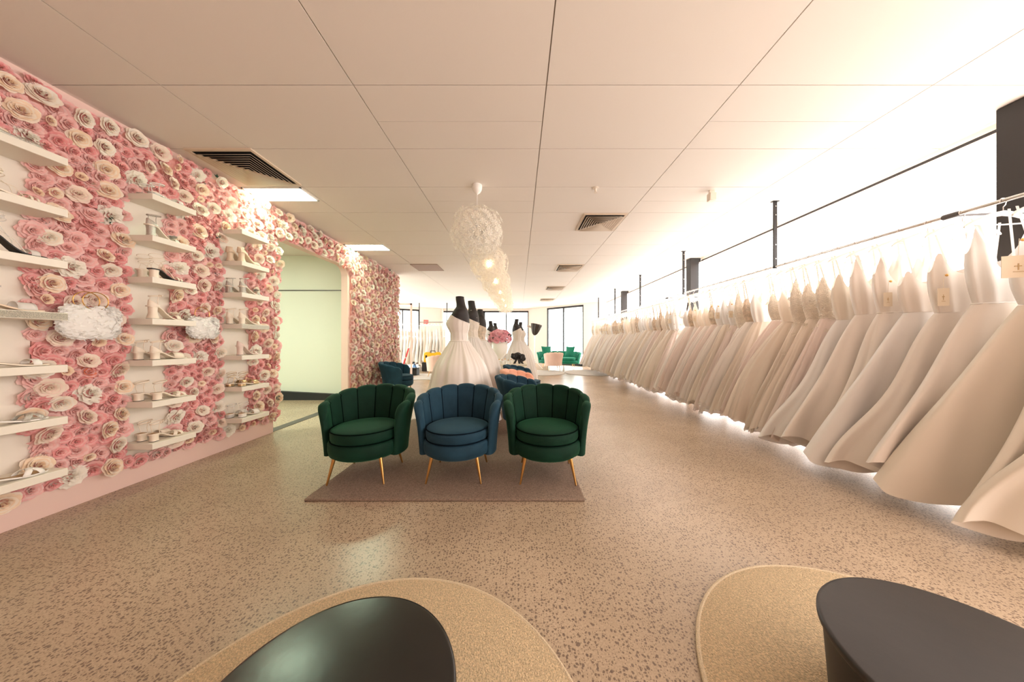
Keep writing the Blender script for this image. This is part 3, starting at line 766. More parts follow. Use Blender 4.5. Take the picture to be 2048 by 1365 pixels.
put(0, 6, F_, .06, 'white crossed strap slide on the lowest near shelf', name='slide_sandal', hh=.02, kind='low', upper='shoe white', sole='shoe white', straps=('cross',), insole='insole tan')

# fluffy bags hanging on the flower wall
def fluffy_bag(label, loc, L, Hh, mat, handles):
    t = thing('fluffy_handbag', label, 'handbag', loc, 0); r = random.Random(5); m = MB()
    def prof(u):   # half height along the length: a dip in the middle of the top edge
        return 1 - .18 * math.exp(-((u) / .35) ** 2)
    m.grid(lambda u, v: (.03 * math.cos(2 * PI * u) * math.sin(PI * v), (L * .47) * math.copysign(abs(math.cos(PI * v)) ** .75, math.cos(PI * v)),
                         Hh / 2 * math.sin(2 * PI * u) * math.sin(PI * v) ** .45 * (prof(math.cos(PI * v)) if math.sin(2 * PI * u) > 0 else 1)), 20, 17, cu=True)
    body = m.build('bag_body', mat, t)
    m = MB()
    for k in range(300):
        u = r.random(); v = .03 + .94 * r.random()
        a = 2 * PI * u; px, py, pz = .03 * math.cos(a) * math.sin(PI * v), L * .47 * math.copysign(abs(math.cos(PI * v)) ** .75, math.cos(PI * v)), \
            Hh / 2 * math.sin(a) * math.sin(PI * v) ** .45 * (prof(math.cos(PI * v)) if math.sin(a) > 0 else 1)
        nrm = Vector((math.cos(a) * 1.4, .6 * math.cos(PI * v), math.sin(a))) + Vector((r.uniform(-.5, .5), r.uniform(-.5, .5), r.uniform(-.5, .5)))
        M = Matrix.Translation((px, py, pz)) @ nrm.normalized().to_track_quat('Z', 'Y').to_matrix().to_4x4() @ Matrix.Diagonal((.034, .034, .015, 1))
        f = MB()
        for p_ in range(3): f.add(*petal(p_ * 2.1 + r.random(), .05, math.radians(35 + 20 * r.random()), .75, .75, .1, -.3, .12, r.random() * 6, 0, 4, 3))
        m.join(f, M)
    o = m.build('ruffle_petals', mat, t, fix=False, angle=180); o['kind'] = 'stuff'
    for k, dx in enumerate(handles):
        m = MB(); R = .058
        m.tube([(dx, .012 * (k * 2 - 1) + R * math.cos(a), Hh / 2 - .035 + R * 1.0 + R * math.sin(a)) for a in [2 * PI * j / 28 for j in range(28)]], .0028, 7, True)
        m.build('ring_handle', 'gold', t)
    m = MB(); m.tube([(-.075, 0, Hh / 2 + .045), (-.02, 0, Hh / 2 + .045), (-.012, 0, Hh / 2 + .058)], .0025, 6); m.build('hook', 'gold', t)
    return t
fluffy_bag('white fluffy handbag with two gold ring handles hanging beside the near shelves', (XL + .135, 1.872, 1.205), .27, .225, 'fluff', (-.012, .012))
fluffy_bag('small white fluffy handbag hanging beside the middle shoe shelves', (XL + .14, 2.535, 1.20), .24, .19, 'fluff', (0,))
# ---------------------------------------------------------------- scallop armchairs (front faces -Y)
CH = {}
def shell_mesh(NCH=9, rx=.272, ry=.258, A0=118, wide=.058, lean=.095, hb=.668, ha=.545, zb=.185, th=.056):
    A0 = math.radians(A0); mb = MB(); per = 10; NU = NCH * per + 1; rings = []; seams = []
    def frame(phi):
        return rx * math.sin(phi), ry * math.cos(phi)
    for i in range(NU):
        u = i / (NU - 1); phi = -A0 + 2 * A0 * u
        c = u * NCH; q = c - math.floor(c); q = 0 if i == NU - 1 else q
        b = abs(math.sin(PI * q)) ** .5
        hk = math.cos(phi / A0 * PI / 2)
        Ht = ha + (hb - ha) * hk ** .8 - .017 * (1 - b)
        fl = wide + (lean - wide) * max(0, math.cos(phi))
        endt = min(u, 1 - u) * NCH          # rounding of the front edge of the arms
        k = math.sqrt(max(0.0, 1 - (1 - min(1, endt / .42)) ** 2))
        px, py = frame(phi); n = Vector((math.sin(phi) / rx, math.cos(phi) / ry)).normalized()
        t = th * (.25 + .75 * k)
        Ht -= .05 * (1 - min(1, endt / .5)) ** 2
        pts = []
        def flare(z): s = (z - zb) / (hb - zb); return fl * (.45 * s + .55 * s * s)
        inn = -.014 * (1 - b) * 0 + 0
        zs_in = [.27, .32, .38, .44, .50, .55, .60, .64]
        z0 = .27; zt = Ht - .03
        for j in range(8):
            z = z0 + (zt - z0) * j / 7
            puff = (.012 * b) * smooth(.30, .40, z)
            o = flare(z) - t / 2 - puff + .012
            pts.append((px + n.x * o, py + n.y * o, z))
        for j in range(1, 6):
            a = PI - PI * j / 6
            o = flare(zt) + (t / 2 + .010 * b) * math.cos(a) + .004; z = zt + .03 * math.sin(a) * (1.0)
            pts.append((px + n.x * o, py + n.y * o, z))
        for j in range(8):
            z = zt + (zb - zt) * j / 7
            o = flare(z) + t / 2 + .004 + .006 * b * smooth(.35, .6, z)
            pts.append((px + n.x * o, py + n.y * o, z))
        o = -.03; pts.append((px + n.x * o, py + n.y * o, zb))
        pts.append((px + n.x * o, py + n.y * o, z0 - .03))
        rings.append(pts)
        if i % per == 0 and 0 < i < NU - 1: seams.append([Vector(p) + Vector((-n.x, -n.y, 0)) * .001 for p in pts[1:10]])
    mb.loft(rings, True, True, True)
    return mb, seams
def ell(rx, ry, z, n=40, cy=0, e=1.0):
    return [(rx * math.copysign(abs(math.cos(a)) ** e, math.cos(a)), cy + ry * math.copysign(abs(math.sin(a)) ** e, math.sin(a)), z) for a in [2 * PI * k / n for k in range(n)]]
def make_chair(name, label, fab, piping, loc, rz, group=None):
    t = thing(name, label, 'armchair', loc, rz, group)
    if 'shell' not in CH:
        mb, seams = shell_mesh(); CH['shell'] = mb; CH['seams'] = seams
    CH['shell'].build('shell_back', fab, t, angle=75)
    m = MB()
    for s in CH['seams']: m.tube(s, .0042, 6)
    m.build('seam_piping', piping, t)
    m = MB(); m.loft([ell(.19, .18, .176, cy=-.015), ell(.235, .222, .18, cy=-.015), ell(.262, .25, .20, cy=-.015), ell(.272, .258, .235, cy=-.015), ell(.272, .258, .285, cy=-.015), ell(.262, .248, .30, cy=-.015)], True)
    m.build('seat_base', fab, t, angle=75)
    m = MB(); cy = -.03
    m.loft([ell(.20, .2, .298, cy=cy), ell(.236, .232, .302, cy=cy), ell(.246, .243, .32, cy=cy), ell(.248, .245, .36, cy=cy), ell(.243, .24, .385, cy=cy), ell(.225, .222, .395, cy=cy), ell(.18, .178, .404, cy=cy), ell(.1, .1, .409, cy=cy), ell(.02, .02, .41, cy=cy)], True)
    cu = m.build('seat_cushion', fab, t, angle=75)
    m = MB(); m.tube(ell(.246, .243, .387, 48, cy), .0042, 6, True); m.tube(ell(.245, .242, .308, 48, cy), .004, 6, True); m.build('cushion_piping', piping, cu)
    for sx in (-1, 1):
        for sy in (-1, 1):
            m = MB(); m.tube([(sx * .168, sy * .158 - .01, .19), (sx * .205, sy * .193 - .005, 0)], [.0135, .0065], 12); m.build('leg', 'gold', t)
    return t
make_chair('scallop_armchair', 'dark green velvet scallop armchair on the rug, beside the flower wall end', 'green velvet', 'green piping', (-1.215, 2.315, .02), .05)
make_chair('scallop_armchair', 'blue velvet scallop armchair on the rug between two green ones', 'blue velvet', 'blue piping', (-.487, 2.33, .02), 0)
make_chair('scallop_armchair', 'dark green velvet scallop armchair on the rug corner, nearest the gown rail', 'green velvet', 'green piping', (.222, 2.315, .02), -.04)
make_chair('scallop_armchair', 'blue velvet scallop armchair turned sideways directly behind the green one', 'blue velvet', 'blue piping', (.10, 3.33, .02), PI / 2 + .0)
make_chair('scallop_armchair', 'peach pink scallop armchair between two blue ones beside the gowns', 'pink velvet', 'pink piping', (.10, 4.22, 0), PI / 2)
make_chair('scallop_armchair', 'blue velvet scallop armchair just in front of the cream cabinet', 'blue velvet', 'blue piping', (.10, 5.02, 0), PI / 2)
make_chair('scallop_armchair', 'blue velvet scallop armchair standing against the end of the flower wall', 'blue velvet', 'blue piping', (-2.42, 5.80, 0), PI / 2 + .12)
make_chair('scallop_armchair', 'pale pink scallop armchair seen from behind, before the green sofa', 'blush velvet', 'blush piping', (1.23, 10.3, 0.0225), PI + .1)
make_chair('scallop_armchair', 'pale pink scallop armchair near the yellow case', 'blush velvet', 'blush piping', (-2.42, 8.55, 0.0165), PI + .75)

# ---------------------------------------------------------------- rugs and drum tables
def rug_rect(label, x0, x1, y0, y1, mat):
    m = MB(); n = 60
    xs = [x0 + (x1 - x0) * i / n for i in range(n + 1)]; r = random.Random(4)
    m.box((x0, y0, .0005), (x1, y1, .018))
    o = m.build('area_rug', mat, bevel=.006); return tag(o, label, 'rug')
rug_rect('taupe shag rectangular rug under the row of green and blue armchairs', -1.445, .445, 1.93, 3.92, 'taupe rug')
def rug_round(label, x, y, r, mat, edge='rug edge', sx=1.0):
    t = thing('round_rug', label, 'rug', (x, y, 0)); n = 96
    m = MB(); m.lathe([(r - .004, .0005), (r - .004, .014), (r - .014, .0185), (r * .5, .02), (.01, .02)], n, sx=sx); m.build('rug_pile', mat, t)
    m = MB(); m.tube([((r - .004) * sx * math.cos(2 * PI * k / n), (r - .004) * math.sin(2 * PI * k / n), .0095) for k in range(n)], .009, 8, True); m.build('bound_edge', edge, t)
    return t
rug_round('round cream rug under the black drum table facing the shoe shelves', -.455, .60, .69, 'cream rug')
rug_round('round cream rug under the black drum table on the gown rail side', 1.215, .70, .665, 'cream rug')
rug_round('round pale grey rug under the pink chair before the sofa', .75, 9.70, .78, 'grey rug', 'grey rug')
rug_round('round pale grey rug at the far end of the long gown rail', 2.42, 9.75, .86, 'grey rug', 'grey rug')
tag(MB().box((-4.4, 7.98, .0005), (-1.75, 9.4, .014)).build('area_rug', 'grey rug', bevel=.005), 'flat pale grey rug under the pink chair by the yellow case', 'rug')
def drum(label, x, y, r, h, mat='black lacquer'):
    t = thing('drum_table', label, 'side table', (x, y, .02)); n = 96
    m = MB(); m.lathe([(r - .03, .0), (r - .028, .004), (r - .012, h - .04), (r - .012, h - .024)], n); m.build('drum_body', 'black side', t)
    m = MB(); m.lathe([(r - .014, h - .024), (r - .003, h - .022), (r, h - .016), (r, h - .006), (r - .003, h - .001), (r - .01, h), (.001, h + .0002)], n); m.build('table_top', mat, t, angle=60)
    return t
drum('glossy black round drum table on the cream rug facing the shoe shelves', -.415, .605, .277, .28)
drum('black round drum table on the cream rug nearest the gown rail', 1.105, .655, .298, .28, 'worn black')

# ---------------------------------------------------------------- mannequins and their gowns (front faces +X)
TORSO = [(.80, .10, .14, 0), (.88, .125, .168, 0), (.95, .13, .172, -.005), (1.02, .112, .148, .002), (1.09, .104, .124, .006), (1.16, .10, .133, .008), (1.23, .124, .155, .014),
         (1.285, .134, .166, .016), (1.34, .124, .172, .006), (1.40, .106, .182, -.006), (1.445, .088, .168, -.014), (1.475, .074, .115, -.018), (1.50, .062, .076, -.018), (1.54, .055, .058, -.012), (1.60, .054, .054, -.002), (1.622, .052, .052, 0)]
def trow(z):
    for a, b in zip(TORSO, TORSO[1:]):
        if z <= b[0]:
            k = max(0, (z - a[0]) / (b[0] - a[0])); k = k * k * (3 - 2 * k) * .4 + k * .6
            return [a[i] + (b[i] - a[i]) * k for i in range(1, 4)]
    return TORSO[-1][1:]
MQ = {}
def mannequin(label, loc, rz, dz=0):
    t = thing('dress_form', label, 'mannequin', loc, rz, 'black mannequins in the middle of the shop')
    if 'torso' not in MQ:
        m = MB(); n = 32; rings = []
        for i in range(42):
            z = .80 + (1.622 - .80) * i / 41; a, b, c = trow(z)
            ring = []
            for k in range(n):
                th = 2 * PI * k / n; cx, sy = math.cos(th), math.sin(th)
                bust = 0
                if cx > 0: bust = .022 * math.exp(-((z - 1.275) / .055) ** 2) * (math.exp(-((sy - .5) / .32) ** 2) + math.exp(-((sy + .5) / .32) ** 2))
                ring.append((c + (a + bust) * cx, b * math.copysign(abs(sy) ** .9, sy), z))
            rings.append(ring)
        m.loft(rings); MQ['torso'] = m.mesh('torso', 'mannequin black', 60)
        m = MB(); m.lathe([(.050, 1.622), (.054, 1.625), (.054, 1.632), (.03, 1.638), (.002, 1.64)], 24); MQ['cap'] = m.mesh('neck_cap', 'mannequin black')
        m = MB(); m.lathe([(.014, .03), (.014, .82)], 12); MQ['pole'] = m.mesh('pole', 'chrome')
        m = MB(); m.lathe([(.17, 0), (.17, .008), (.15, .014), (.02, .03)], 32); MQ['base'] = m.mesh('base', 'black metal')
    M = Matrix.Translation((0, 0, dz))
    child(MQ['torso'], 'torso', t, M); child(MQ['cap'], 'neck_cap', t, M)
    child(MQ['pole'], 'pole', t, Matrix.Diagonal((1, 1, 1 + dz / .8, 1))); child(MQ['base'], 'base', t)
    return t
def gown(label, loc, rz, fab, bod, R=.55, Rback=.62, Rside=.58, seed=1, top=(1.395, .055), dz=0, folds=13, straps=False):
    t = thing('wedding_gown', label, 'wedding dress', loc, rz, 'gowns on the black mannequins')
    r = random.Random(seed); ph = [r.random() * 6 for _ in range(6)]; ks = [folds, folds * 2 - 3, 5]
    zw = 1.07
    m = MB()
    def bf(u, v):
        th = 2 * PI * u; zt = top[0] - top[1] * (1 - math.cos(th)) + .012 * max(0, math.cos(th)) * (1 - math.cos(2 * (th))) * .5
        z = zw + (zt - zw) * v; a, b, c = trow(min(z, 1.41)); cx, sy = math.cos(th), math.sin(th)
        bust = .022 * math.exp(-((z - 1.275) / .06) ** 2) * (math.exp(-((sy - .5) / .34) ** 2) + math.exp(-((sy + .5) / .34) ** 2)) if cx > 0 else 0
        g = .007 + .002 * math.cos(14 * th)
        return (c + (a + bust + g) * cx, (b + g) * math.copysign(abs(sy) ** .9, sy), z + dz)
    m.grid(bf, 72, 14, cu=True); bo = m.build('bodice', bod, t, fix=False, angle=180)
    m = MB()
    m.tube([Vector(bf(k / 48, 1)) for k in range(48)], .0045, 6, True); m.build('neckline_band', bod, bo)
    m = MB()
    for k in range(10):
        u = .05 + k / 10; m.tube([Vector(bf(u, v / 8)) + Vector((math.cos(2 * PI * u), math.sin(2 * PI * u), 0)) * .001 for v in range(9)], .0022, 5)
    m.build('boning_seams', bod, bo)
    m = MB(); NA, NZ = 168, 26
    def sf(u, v):
        th = 2 * PI * u; a, b, c = trow(zw); cx, sy = math.cos(th), math.sin(th)
        Rr = (R * max(0, cx) ** 2 + Rback * max(0, -cx) ** 2 + Rside * sy * sy)
        s = v; g = s ** .82
        r0 = math.hypot((a + .012) * cx, (b + .012) * sy)
        rad = r0 + (Rr - r0) * (.75 * g + .25 * smooth(0, .35, s))
        amp = .05 * s ** .8 * (1 - .25 * s)
        f = amp * (.55 * math.sin(ks[0] * th + ph[0] + .8 * math.sin(2 * th + ph[3])) + .35 * math.sin(ks[1] * th + ph[1] + s) + .4 * math.sin(ks[2] * th + ph[2]))
        pl = .006 * math.sin(34 * th + ph[4]) * (1 - s) * smooth(0, .04, s)
        rad += f + pl
        z = zw + dz - (zw + dz - .014) * s + .02 * s * math.sin(ks[0] * th + ph[0]) * .4
        return (c * (1 - s) + rad * cx, rad * sy, max(z, .012))
    m.grid(sf, NA, NZ, cu=True); m.build('skirt', fab, t, fix=False, angle=180)
    m = MB(); m.tube([Vector(sf(k / 60, .012)) for k in range(60)], .006, 6, True); m.build('waistband', bod, t)
    if straps:
        for sg in (-1, 1):
            m = MB(); m.tube([(.13, sg * .09, 1.36 + dz), (.08, sg * .12, 1.44 + dz), (-.02, sg * .115, 1.475 + dz), (-.10, sg * .09, 1.36 + dz)], .005, 6); m.build('strap', bod, t)
    return t
ROWS = [(-.765, 3.72, PI, 0.0, 'plain white strapless gown with pleated skirt on the foremost mannequin', 'ivory satin', 'ivory satin', 1, False, 'foremost black dress form, wearing the plain white strapless gown'),
        (-.75, 4.52, PI, 0.075, 'white gown with sparkling straps on the second mannequin behind the foremost', 'white tulle', 'lace', 2, True, 'second black dress form, directly behind the foremost one'),
        (-.735, 5.42, PI, 0.04, 'beaded white gown on the third mannequin beside the pink flowers', 'white tulle', 'beaded lace', 3, False, 'third black dress form, beside the pink flower urn'),
        (-.79, 7.95, PI, 0.0, 'white gown on the mannequin half hidden behind the pink hydrangeas', 'white tulle', 'white satin', 4, False, 'black dress form half hidden behind the pink hydrangeas'),
        (-.74, 8.85, PI, 0.0, 'white gown on the mannequin deepest behind the hydrangeas', 'white tulle', 'white satin', 5, False, 'black dress form peeping out deepest behind the hydrangeas'),
        (-.06, 7.55, 0, .02, 'white strapless tulle gown flaring towards the long gown rail', 'white tulle', 'ivory tulle', 6, False, 'black dress form facing the long gown rail, closer one of its pair'),
        (.05, 8.60, 0, .01, 'white tulle gown just behind the one facing the gown rail', 'white tulle', 'ivory tulle', 7, False, 'black dress form facing the gown rail, farther one of its pair')]
for x, y, rz, dz, lab, fab, bod, sd, st, ml in ROWS:
    z0 = .019 if sd == 1 else 0
    mannequin(ml, (x, y, z0), rz, dz)
    kw = dict(R=.46, Rback=.50, Rside=.52)
    if sd == 1: kw = dict(R=.44, Rback=.50, Rside=.62)
    if sd == 6: kw = dict(R=.56, Rback=.36, Rside=.46)
    if sd == 7: kw = dict(R=.5, Rback=.36, Rside=.46)
    gown(lab, (x, y, z0), rz, fab, bod, seed=sd, dz=dz, straps=st, folds=13 if sd != 6 else 17, **kw)

# ---------------------------------------------------------------- cream cabinet with urn and small things
t = thing('display_cabinet', 'cream cabinet carrying the flower urn in the middle of the shop', 'cabinet', (-.20, 6.38, 0)); X, Y, Hc = .36, .40, .60
MB().box((-X, -Y, .04), (X, Y, Hc - .03)).build('body', 'cabinet cream', t, bevel=.004)
MB().box((-X - .012, -Y - .012, Hc - .03), (X + .012, Y + .012, Hc)).build('cabinet_top', 'cabinet cream', t, bevel=.006)
MB().box((-X + .03, -Y + .03, 0), (X - .03, Y - .03, .04)).build('plinth', 'cabinet cream', t)
for k in range(2):
    z0 = .07 + k * .25
    d = MB().box((-X + .02, -Y - .014, z0), (X - .02, -Y, z0 + .235)).build('drawer', 'cabinet cream', t, bevel=.004)
    for sx in (-.18, .18): MB().lathe([(.004, 0), (.004, .012), (.012, .018), (.012, .024), (.002, .027)], 14).build('knob', 'gold', d).matrix_local = Matrix.Translation((sx, -Y - .014, z0 + .12)) @ Matrix.Rotation(PI / 2, 4, 'X')
ux, uy = -.43, 6.42
t = thing('flower_urn', 'white ceramic urn holding pink hydrangeas', 'urn', (ux, uy, .60))
MB().lathe([(.11, 0), (.115, .012), (.095, .03), (.06, .07), (.065, .10), (.12, .16), (.165, .24), (.18, .33), (.175, .40), (.185, .43), (.20, .445), (.195, .455), (.175, .445), (.165, .40), (.14, .3), (.01, .28)], 40).build('urn_body', 'ceramic white', t)
t = thing('hydrangea_bouquet', 'big bunch of pink hydrangeas in the white urn', 'flowers', (ux, uy, 1.05))
rng = random.Random(21); hm = [rose(rng, PEONY, .08).mesh('flower_head', ms, 180) for ms in (('hydrangea pink', 'hydrangea rose'), ('hydrangea rose', 'hydrangea pink'), ('hydrangea rose', 'hydrangea rose'))]
for k in range(52):
    g = k * 2.399; q = (k + .5) / 52; el = math.acos(1 - 1.32 * q); rr = .245
    d = Vector((math.sin(el) * math.cos(g), math.sin(el) * math.sin(g), math.cos(el)))
    kk = rng.uniform(.88, 1.06); p = Vector((d.x * .235 * kk, d.y * .235 * kk, .09 + d.z * .17 * kk))
    child(rng.choice(hm), 'flower_head', t, Matrix.Translation(p) @ d.to_track_quat('Z', 'Y').to_matrix().to_4x4() @ Matrix.Diagonal((.078, .078, .07, 1)))
m = MB()
for k in range(14):
    a = k * 2.399; el = rng.uniform(.9, 1.8); d = Vector((math.sin(el) * math.cos(a), math.sin(el) * math.sin(a), math.cos(el))); s = d.orthogonal().normalized() * .03
    p = d * .19 + Vector((0, 0, .06)); m.add([p, p + d * .06 + s, p + d * .13, p + d * .06 - s], [(0, 1, 2, 3)])
m.build('leaves', 'leaf green', t, fix=False)
m = MB()
for k in range(10):
    a = k * 2.4; m.tube([(.03 * math.cos(a), .03 * math.sin(a), -.14), (.10 * math.cos(a), .10 * math.sin(a), .10)], .004, 5)
m.build('stems', 'leaf green', t)
# small bottles on the front of the cabinet
for k in range(6):
    h = (.085, .10, .09, .11, .085, .095)[k]
    t = thing('glass_bottle', 'small clear gold capped bottle on the cabinet front, %s from the black bow' % ORD[5 - k], 'bottle', (-.485 + .064 * k, 6.06 + .02 * (k % 2), .60), 0, 'small bottles on the cabinet')
    MB().lathe([(.024, 0), (.026, .004), (.026, h * .62), (.012, h * .74), (.011, h * .8)], 18).build('bottle_body', 'ceramic white' if k % 2 else 'clear vinyl', t)
    MB().lathe([(.013, h * .8), (.013, h), (.002, h + .002)], 14).build('bottle_cap', 'gold', t)
# black ruffled satin bow / hair piece
t = thing('black_satin_bow', 'black ruffled satin bow standing on the cabinet beneath the hydrangeas', 'bow', (-.02, 6.12, .60))
def lobe(c, rx, ry, rz, tilt, seed):
    m = MB(); R_ = Matrix.Rotation(tilt, 4, 'Y')
    def f(u, v):
        a = 2 * PI * u; e = PI * v - PI / 2; k = 1 + .16 * math.sin(7 * a + seed + 3 * v) * math.cos(e) + .10 * math.sin(5 * e + 3 * a + seed)
        p = Vector((rx * math.cos(a) * math.cos(e) * k, ry * math.sin(a) * math.cos(e) * k, rz * math.sin(e) * k)); return tuple(R_ @ p + Vector(c))
    m.grid(f, 36, 16, cu=True); return m
for c, rx, ry, rz, tl, sd in (((.075, 0, .115), .075, .05, .085, .5, 1), ((-.075, 0, .15), .075, .045, .06, .45, 2), ((.0, 0, .19), .06, .04, .045, .2, 4)):
    lobe(c, rx, ry, rz, tl, sd).build('bow_loop', 'black satin', t, angle=180)
m = MB(); m.lathe([(.02, .09), (.034, .105), (.036, .135), (.02, .155), (.003, .16)], 16); kn = m.build('knot', 'black satin', t)
for sg in (-1, .4, 1.2):
    m = MB(); m.grid(lambda u, v, sg=sg: (.012 * sg + sg * .07 * v + (u - .5) * .05, -.02 - .05 * v, .115 - .113 * v ** 1.1 + .01 * math.sin(v * 6) * (1 - v)), 4, 10); m.build('ribbon_tail', 'black satin', t, fix=False, solid=.002)
# ---------------------------------------------------------------- the long gown rail
RX, RZ = 2.93, 1.93
RODS = [1.46, 3.29, 5.12, 6.95, 8.78, 10.6]
t = thing('gown_rail', 'long chrome gown rail hung from the ceiling on black rods', 'clothes rail', (RX, 0, CEIL))
def rel(p): return (p[0] - RX, p[1], p[2] - CEIL)
for a, b in ((.70, 1.935), (1.965, 5.66), (5.70, 9.30), (9.34, 10.75)):
    m = MB(); m.tube([rel((RX, a, RZ)), rel((RX, b, RZ))], .0125, 12); m.build('rail', 'chrome', t)
for y in RODS[0:]:
    m = MB(); m.box((-.018, y - .008, RZ - CEIL - .02), (.018, y + .008, -.004)); m.box((-.035, y - .02, -.008), (.035, y + .02, -.001))
    rd = m.build('hanging_rod', 'black metal', t)
    for z in (-.06, -.16, -.5, -.66):
        m = MB(); mm = MB(); mm.lathe([(.0065, 0), (.006, .004)], 10)
        m.join(mm, Matrix.Translation((0, y - .008, z)) @ Matrix.Rotation(PI / 2, 4, 'X'))
        m.build('bolt', 'chrome', rd)
for y in (1.95, 5.68, 9.32):
    m = MB(); m.tube([rel((RX, y - .035, RZ)), rel((RX, y + .035, RZ))], .019, 12)
    br = m.build('rail_joint', 'grey metal', t)
    m = MB(); m.tube([rel((RX, y, RZ)), rel((3.31, y - .05, RZ))], .008, 8); m.build('wall_bracket', 'grey metal', t)

# hangers (arms lie along X) -----------------------------------
def hanger_parts():
    m = MB()
    pts = [(-.205, 0, -.150), (-.19, 0, -.137), (-.13, 0, -.108), (-.06, 0, -.082), (0, 0, -.072), (.06, 0, -.082), (.13, 0, -.108), (.19, 0, -.137), (.205, 0, -.150)]
    rings = []
    for i, p in enumerate(pts):
        k = min(i, 8 - i); w = (.004, .009, .0125, .0155, .017)[k]; h = (.006, .010, .012, .014, .016)[k]
        rings.append([(p[0], w * math.cos(a), p[2] + h * math.sin(a)) for a in [2 * PI * j / 10 for j in range(10)]])
    m.loft(rings); arms = m.mesh('shoulder_bar', 'hanger white')
    m = MB(); m.tube([(-.17, 0, -.135), (0, 0, -.142), (.17, 0, -.135)], .0045, 8); bar = m.mesh('trouser_bar', 'hanger white')
    m = MB(); R = .0185
    m.tube([(0, 0, -.062), (0, 0, -.035), (.012, 0, -.022)] + [(R * math.cos(a), 0, R * math.sin(a)) for a in [math.radians(d) for d in (-35, 0, 35, 70, 105, 140, 175, 200)]], .0022, 6)
    hook = m.mesh('hook', 'chrome')
    return arms, bar, hook
HA = hanger_parts()
def hanger(label, loc, rz, group):
    t = thing('clothes_hanger', label, 'hanger', loc, rz, group)
    for me, n in zip(HA, ('shoulder_bar', 'trouser_bar', 'hook')): child(me, n, t)
    return t

# hanging gowns: origin on the rail, aisle side is -X -----------
def hung_meshes(seed, flare=.56, back=.36, thick=.085, zh=-1.82, nf=5, amp=.03, ball=0.0, vneck=.05, top=-.36, soft=0.0, ragged=0.0, lean=0.0):
    r = random.Random(seed); ph = [r.random() * 6.28 for _ in range(8)]
    zw = -.66 + r.uniform(-.03, .03)
    def sf(u, v):
        th = 2 * PI * u; s = v; cx, sy = math.cos(th), math.sin(th)
        fw = .125 + (flare - .125) * ((1 - ball) * s ** .95 + ball * math.sin(min(1, s * 1.12) * PI / 2) ** .9)
        bw = .125 + (back - .125) * s ** .9
        ty = .042 + (thick - .042) * s ** .7
        x = -(fw if cx > 0 else bw) * math.copysign(abs(cx) ** .85, cx)
        y = ty * math.copysign(abs(sy) ** .75, sy)
        w = s ** .8
        f = amp * w * (math.sin(nf * 2 * th + ph[0]) * .6 + .5 * math.sin((nf * 3 + 1) * th + ph[1] + 1.5 * s) + .35 * math.sin(nf * 7 * th + ph[2]) * soft)
        x += -f * 1.0 * cx - .05 * (soft < .1) * math.sin(PI * min(1, s * 1.05)) ** 2 * math.sin(ph[6]) * max(0, cx)
        y += lean * s * max(0, cx) * 1.6
        y += f * .7 * (.4 + abs(sy)) * (1 if sy > 0 else -1) + .02 * w * math.sin(2.2 * s * PI + ph[3]) * max(0, cx)
        # long S-folds running down the broad faces
        y += .018 * w * math.sin(16 * x + ph[4] + 1.3 * s)
        z = zw + (zh - zw) * s + .045 * s ** 3 * math.sin(3 * th + ph[5]) + ragged * s ** 4 * math.sin(23 * th + ph[6])
        return (x, y, z)
    m = MB(); m.grid(sf, 112, 24, cu=True); sk = m.mesh('skirt', 'white tulle', 180)
    m = MB()
    def bf(u, v):
        th = 2 * PI * u; cx, sy = math.cos(th), math.sin(th)
        side = sy > 0
        pk = math.exp(-((abs(cx) - .74) / .17) ** 2) * (.035 + .75 * vneck) * (1.0 if not side else .7)
        zt = top - vneck * math.exp(-(cx / .42) ** 2) * (.6 if side else 1.0) - .04 * max(0, abs(cx) - .85) / .15 + pk + .010 * math.sin(5 * th + ph[7])
        z = zw + .004 + (zt - zw) * v
        wx = .125 + .035 * math.sin(v * PI * .6); ty = .040 - .014 * v + .010 * math.sin(v * PI * .8)
        return (-wx * math.copysign(abs(cx) ** .9, cx), ty * math.copysign(abs(sy) ** .8, sy) + .004 * math.sin(9 * th + ph[0]), z)
    m.grid(bf, 56, 10, cu=True); bo = m.mesh('bodice', 'lace', 180)
    st = []
    for sg in (-1, 1):
        m = MB(); x0 = sg * .108; x1 = sg * .15
        for yy in (-.045, .045):
            z0 = top + .02
            m.grid(lambda u, v, x0=x0, x1=x1, yy=yy, z0=z0: (x0 + (x1 - x0) * v + (u - .5) * .012, yy * (1 - v) + math.copysign(.018, yy) * v, z0 + (-.098 - z0) * v), 2, 8)
        st.append(m.mesh('shoulder_strap', 'white satin', 180))
    m = MB()
    m.tube([Vector(bf(k / 40, 0.0)) * 1.0 + Vector((0, 0, -.006)) for k in range(40)], .006, 6, True); wb = m.mesh('waistband', 'white satin')
    ap = MB(); rr = random.Random(seed + 50)
    for k in range(70):
        u = rr.random(); v = rr.random() ** 2 * .3; p = Vector(sf(u, v)) if rr.random() < .6 else Vector(bf(u, rr.random()))
        th = 2 * PI * u; n = Vector((-math.cos(th) * .5, math.sin(th), .1)).normalized()
        f = MB()
        for q in range(4): f.add(*petal(q * 1.57 + k, .05, math.radians(72), .9, .6, .02, 0, .1, k, 0, 3, 3))
        ap.join(f, Matrix.Translation(p + n * .004) @ n.to_track_quat('Z', 'Y').to_matrix().to_4x4() @ Matrix.Diagonal((.022, .022, .02, 1)))
    apm = ap.mesh('lace_applique', 'lace', 180)
    return dict(skirt=sk, bodice=bo, straps=st, waistband=wb, applique=apm)
